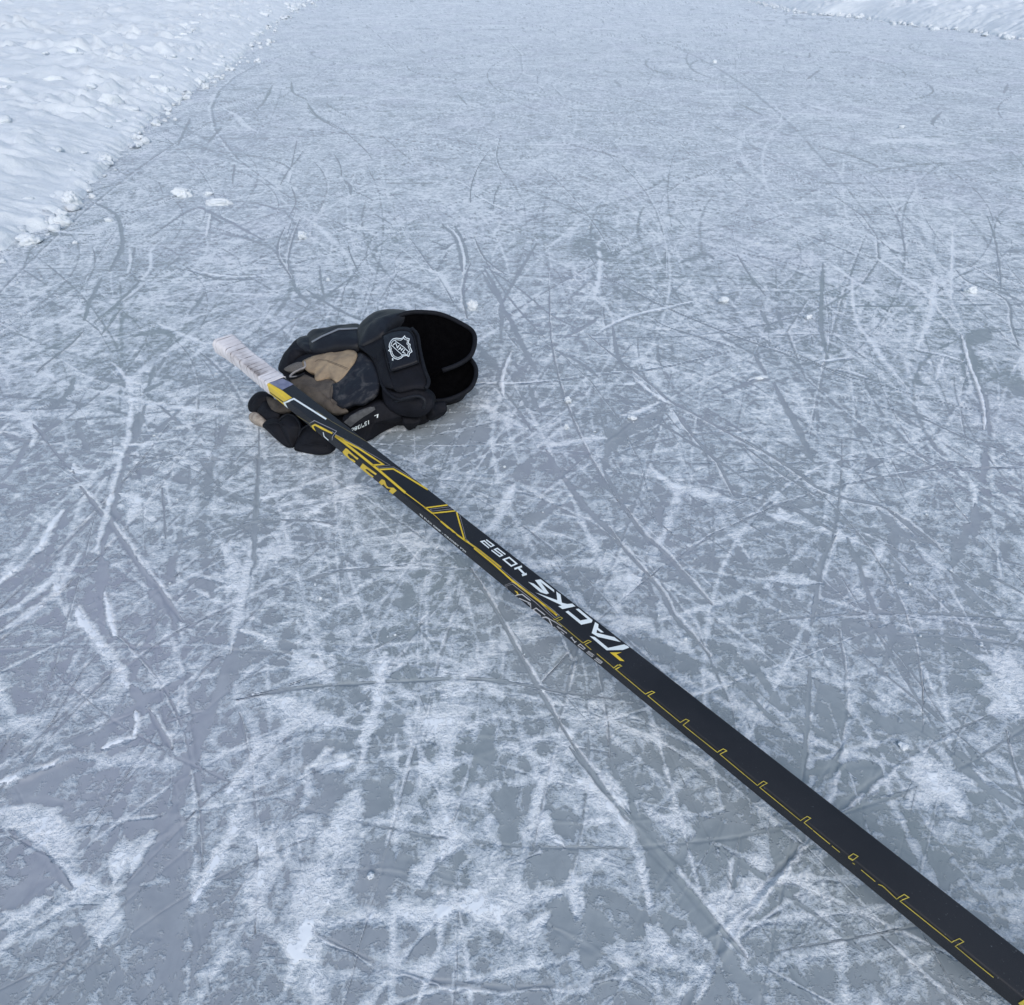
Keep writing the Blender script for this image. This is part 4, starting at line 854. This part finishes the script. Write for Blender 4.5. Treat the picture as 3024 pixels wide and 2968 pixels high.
# outer wall of both flaps, down to the ice
wall = crom([G(*p) for p in [(1035, 215, .086), (1110, 160, .09), (1255, 135, .108), (1460, 142, .116), (1570, 160, .110), (1690, 222, .098), (1748, 270, .090), (1755, 335, .080), (1740, 420, .066), (1768, 490, .056), (1765, 550, .050), (1740, 605, .044), (1680, 648, .038), (1590, 684, .033), (1500, 720, .030), (1430, 780, .024)]], 6)
vs = []; fs = []; n = len(wall); cc = np.array(G(1450, 450, .05)); lv = ((1., 1., 0), (.92, .55, 0), (.80, .12, 0), (.6, .02, 0))
for sc, zz, _ in lv:
    for p in wall: q = cc+(p-cc)*sc; q[2] = max(.002, p[2]*zz); vs.append(q)
for k in range(len(lv)-1):
    for i in range(n-1): fs.append((k*n+i, k*n+i+1, (k+1)*n+i+1, (k+1)*n+i))
mk('cuff_back', vs, fs, FAB, glove)
pad('cuff_roll', [(1022, 335, .092), (1018, 262, .094), (1048, 198, .098), (1105, 152, .104), (1180, 120, .110), (1262, 113, .114), (1352, 130, .120), (1275, 165, .122), (1215, 215, .120), (1190, 265, .117), (1120, 312, .106), (1045, 350, .096)], .012, SHL, thick=.03, seed=6)
pad('cuff_front', [(1030, 352, .090), (1120, 315, .102), (1192, 268, .112), (1200, 400, .105), (1225, 520, .098), (1250, 610, .090), (1195, 605, .085), (1172, 560, .085), (1150, 480, .089), (1105, 405, .091)], .005, FAB, thick=.02, seed=7)
tube('cuff_piping', [(1040, 352, .094), (1095, 395, .094), (1140, 450, .092), (1168, 530, .088), (1185, 600, .084), (1225, 655, .080), (1290, 690, .078), (1370, 680, .080), (1430, 665, .080)], .0028, PIP)
st = pad('wrist_strap', [(1192, 292, .112), (1230, 250, .118), (1310, 226, .122), (1372, 240, .122), (1404, 282, .120), (1420, 380, .112), (1450, 500, .102), (1468, 575, .094), (1455, 614, .090), (1380, 618, .090), (1290, 640, .087), (1242, 602, .090), (1215, 500, .098), (1200, 400, .106)], .007, FAB, thick=.016, seed=8)
tube('strap_edge', [(1372, 238, .125), (1408, 282, .124), (1424, 380, .115), (1452, 495, .106), (1477, 560, .098), (1474, 600, .094), (1455, 618, .092)], .0030, PIP, st)
lr = pad('cuff_roll', [(1182, 600, .082), (1230, 642, .082), (1300, 642, .083), (1400, 622, .084), (1462, 640, .079), (1502, 682, .073), (1502, 732, .064), (1470, 778, .052), (1400, 803, .042), (1300, 790, .042), (1222, 745, .052), (1188, 690, .064)], .010, FAB, thick=.03, seed=10)
tube('roll_seam', [(1262, 705, .070), (1330, 682, .082), (1410, 668, .088), (1452, 695, .084), (1445, 745, .070)], .0022, SHL, lr)
pad('lower_fold', [(1310, 802, .034), (1380, 800, .034), (1432, 788, .036), (1400, 825, .018), (1362, 848, .009), (1330, 840, .009)], .001, FAB, thick=.012, nz=.0003)
pad('lower_fold', [(1478, 735, .044), (1520, 708, .044), (1580, 700, .042), (1556, 740, .028), (1503, 772, .016), (1450, 784, .022)], .001, FAB, thick=.016, nz=.0003)
tube('loose_strap_end', [(1360, 846, .010), (1376, 858, .006), (1393, 871, .004)], .0013, FAB)

# near side wall with the size print
sp = pad('side_panel', [(932, 832, .047), (1000, 790, .052), (1090, 748, .056), (1185, 710, .058), (1250, 762, .046), (1312, 802, .034), (1312, 836, .006), (1200, 890, .004), (1092, 953, .004), (1030, 940, .008), (970, 890, .026)], .003, FAB, thick=.02, nz=.0006, seed=12)

# fingers curled up below the shaft
f1 = pad('finger', [(328, 742, .010), (332, 702, .018), (362, 660, .026), (402, 638, .032), (446, 642, .034), (456, 670, .032), (440, 704, .026), (420, 742, .020), (380, 766, .012), (344, 768, .006)], .008, FAB, thick=.02, seed=20)
f2 = pad('finger', [(384, 772, .012), (405, 730, .020), (440, 700, .028), (470, 740, .028), (520, 770, .028), (530, 805, .022), (500, 830, .016), (450, 830, .012), (410, 806, .010)], .008, FAB, thick=.02, seed=21)
f3 = pad('finger', [(420, 858, .012), (440, 828, .018), (480, 808, .026), (522, 816, .030), (545, 850, .026), (575, 920, .016), (606, 990, .004), (560, 986, .003), (500, 934, .004), (446, 884, .007)], .009, FAB, thick=.02, seed=22)
f4 = pad('finger', [(522, 824, .030), (560, 788, .036), (604, 786, .038), (642, 814, .036), (657, 860, .032), (654, 905, .022), (640, 955, .010), (612, 996, .004), (582, 960, .010), (545, 885, .022)], .009, FAB, thick=.022, seed=23)
f5 = pad('finger', [(622, 1004, .004), (645, 935, .016), (672, 880, .028), (720, 850, .036), (775, 880, .036), (822, 930, .028), (858, 980, .014), (862, 1026, .004), (800, 1042, .002), (720, 1036, .002), (655, 1020, .002)], .009, FAB, thick=.024, seed=24)
pad('finger_base', [(450, 700, .024), (560, 700, .030), (680, 720, .038), (800, 800, .038), (900, 870, .034), (960, 920, .020), (900, 960, .008), (840, 960, .012), (700, 850, .026), (600, 800, .026), (500, 800, .022), (460, 760, .022)], .004, LIN, thick=.03)
tip = pad('fingertip', [(332, 800, .008), (345, 775, .014), (376, 770, .018), (412, 800, .018), (438, 832, .016), (446, 868, .010), (405, 862, .005), (352, 836, .004)], .006, CREAM, thick=.012, seed=25, nz=.0016)
pad('finger_gusset', [(446, 672, .036), (500, 686, .040), (562, 712, .042), (600, 752, .040), (545, 772, .034), (492, 762, .032), (462, 730, .032)], .004, simple('grimy_grey_suede', (.075, .065, .055), .85, (.035, .03, .028), 60, .001, .2), thick=.01, seed=26, nz=.0016)
tube('finger_piping', [(524, 826, .034), (550, 798, .040), (585, 784, .043), (625, 798, .042), (650, 830, .038), (660, 862, .036), (655, 905, .026)], .0016, PIP, f4)
tube('finger_piping', [(650, 925, .022), (668, 885, .032), (695, 862, .038), (720, 852, .042)], .0016, PIP, f5)
tube('finger_seam', [(430, 850, .024), (500, 838, .034), (550, 850, .034)], .0012, PIP, f3)
tube('finger_seam', [(655, 985, .012), (740, 975, .024), (830, 985, .020)], .0010, PIP, f5)

# prints and stitches laid on whatever glove surface the line falls on
bpy.context.view_layer.update()
def bvh_of(objs):
    vs = []; fs = []
    for o in objs:
        b = len(vs); vs += [v.co.copy() for v in o.data.vertices]; fs += [tuple(b+i for i in p.vertices) for p in o.data.polygons]
    return BVHTree.FromPolygons(vs, fs)
gl = [o for o in glove.children_recursive if o.type == 'MESH']
BV = bvh_of(gl)
def caster(bv, off):
    def f(x, y):
        r = Vector(ray(x, y)).normalized(); h = bv.ray_cast(Vector(C0), r)
        if h[0] is None: return None
        nn = h[1] if h[1].dot(r) < 0 else -h[1]
        return h[0]+nn*off-r*off*.6
    return f
K = CROP['Z1'][2]
decal('thumb_stripe', [S('Z1', [(735, 325), (800, 288), (905, 243), (1028, 237)], 11)], caster(BV, .0006), simple('grey_reflective_stripe', (.20, .21, .23), .5), th, 3.)
decal('palm_stitching', [S('Z1', [(755, 450), (775, 437), (830, 440), (900, 465), (970, 494)], 2.2), S('Z1', [(835, 448), (900, 473), (965, 502)], 2.0), S('Z1', [(862, 595), (850, 650), (855, 700), (875, 725)], 3)], caster(BV, .0005), simple('dark_thread', (.05, .04, .032), .8), glove, 3.)
decal('worn_patch', [PG('Z1', [(938, 832), (985, 792), (1040, 760), (1090, 742), (1130, 734), (1138, 752), (1110, 772), (1062, 800), (1010, 838), (982, 862)])], caster(bvh_of([sp, core]), .0008), simple('rubbed_grey_hide', (.085, .088, .092), .7, (.05, .052, .056), 90), sp, 3.)
pp = pad('strap_badge', [(1182, 300, .118), (1195, 275, .119), (1240, 256, .122), (1300, 245, .125), (1355, 252, .126), (1385, 290, .125), (1400, 360, .119), (1412, 440, .113), (1402, 458, .111), (1320, 486, .108), (1240, 508, .104), (1226, 490, .104), (1205, 400, .111)], .004, SHL, st, thick=.004, nz=.0003, power=5)
tube('badge_edge', [(1182, 300, .119), (1195, 276, .120), (1240, 257, .123), (1300, 246, .126), (1355, 253, .127), (1385, 290, .126), (1400, 360, .120), (1412, 440, .114), (1402, 458, .112), (1320, 486, .109), (1240, 508, .105), (1226, 490, .105), (1205, 400, .112)], .0010, PIP, pp, closed=True)
BV2 = bvh_of([pp])
out = [(690, 538), (708, 566), (755, 577), (748, 610), (742, 640), (768, 657), (764, 690), (795, 758), (762, 780), (748, 826), (714, 808), (668, 822), (640, 850), (600, 866), (560, 858), (522, 828), (500, 790), (494, 758), (468, 744), (488, 722), (474, 690), (480, 650), (498, 610), (530, 580), (580, 570), (640, 578), (672, 562)]
cxy = np.array([615., 712.]); inn = [tuple(cxy+(np.array(p)-cxy)*.85) for p in out]
emb = [S('Z3', out, 11, True), S('Z3', inn, 8, True), S('Z3', [(552, 604), (660, 680), (752, 765)], 9), S('Z3', [(508, 668), (590, 745), (665, 812)], 9),
 S('Z3', [(528, 668), (565, 635), (590, 705), (618, 668)], 11), S('Z3', [(607, 733), (640, 690)], 12), S('Z3', [(640, 745), (672, 712)], 12), S('Z3', [(623, 712), (658, 730)], 9), S('Z3', [(694, 728), (662, 768), (700, 782)], 11), PG('Z3', [(518, 850), (536, 852), (534, 884), (516, 882)])]
decal('shield_emblem', emb, caster(BV2, .0007), WHT, pp, 2.)
def glyphs(body, p0, p1, hgt, c='Z1', bold=.02, up=None):
    V, Fc = textmesh(body, 1., 0, bold); W = max(v[0] for v in V); a = np.array(px(c, [p0])[0]); b = np.array(px(c, [p1])[0]); dr = b-a
    u = np.array(up, float)*hgt*CROP[c][2]
    return [a+dr*v[0]/W+u*v[1]/.7 for v in V], Fc
decal('size_print', [glyphs('L', (1162, 780), (1132, 792), 24, up=(-.1, .95)), glyphs('15"/38c', (1104, 818), (988, 872), 24, up=(.05, 1.))], caster(bvh_of([sp]), .0006), WHT, sp, 2.)
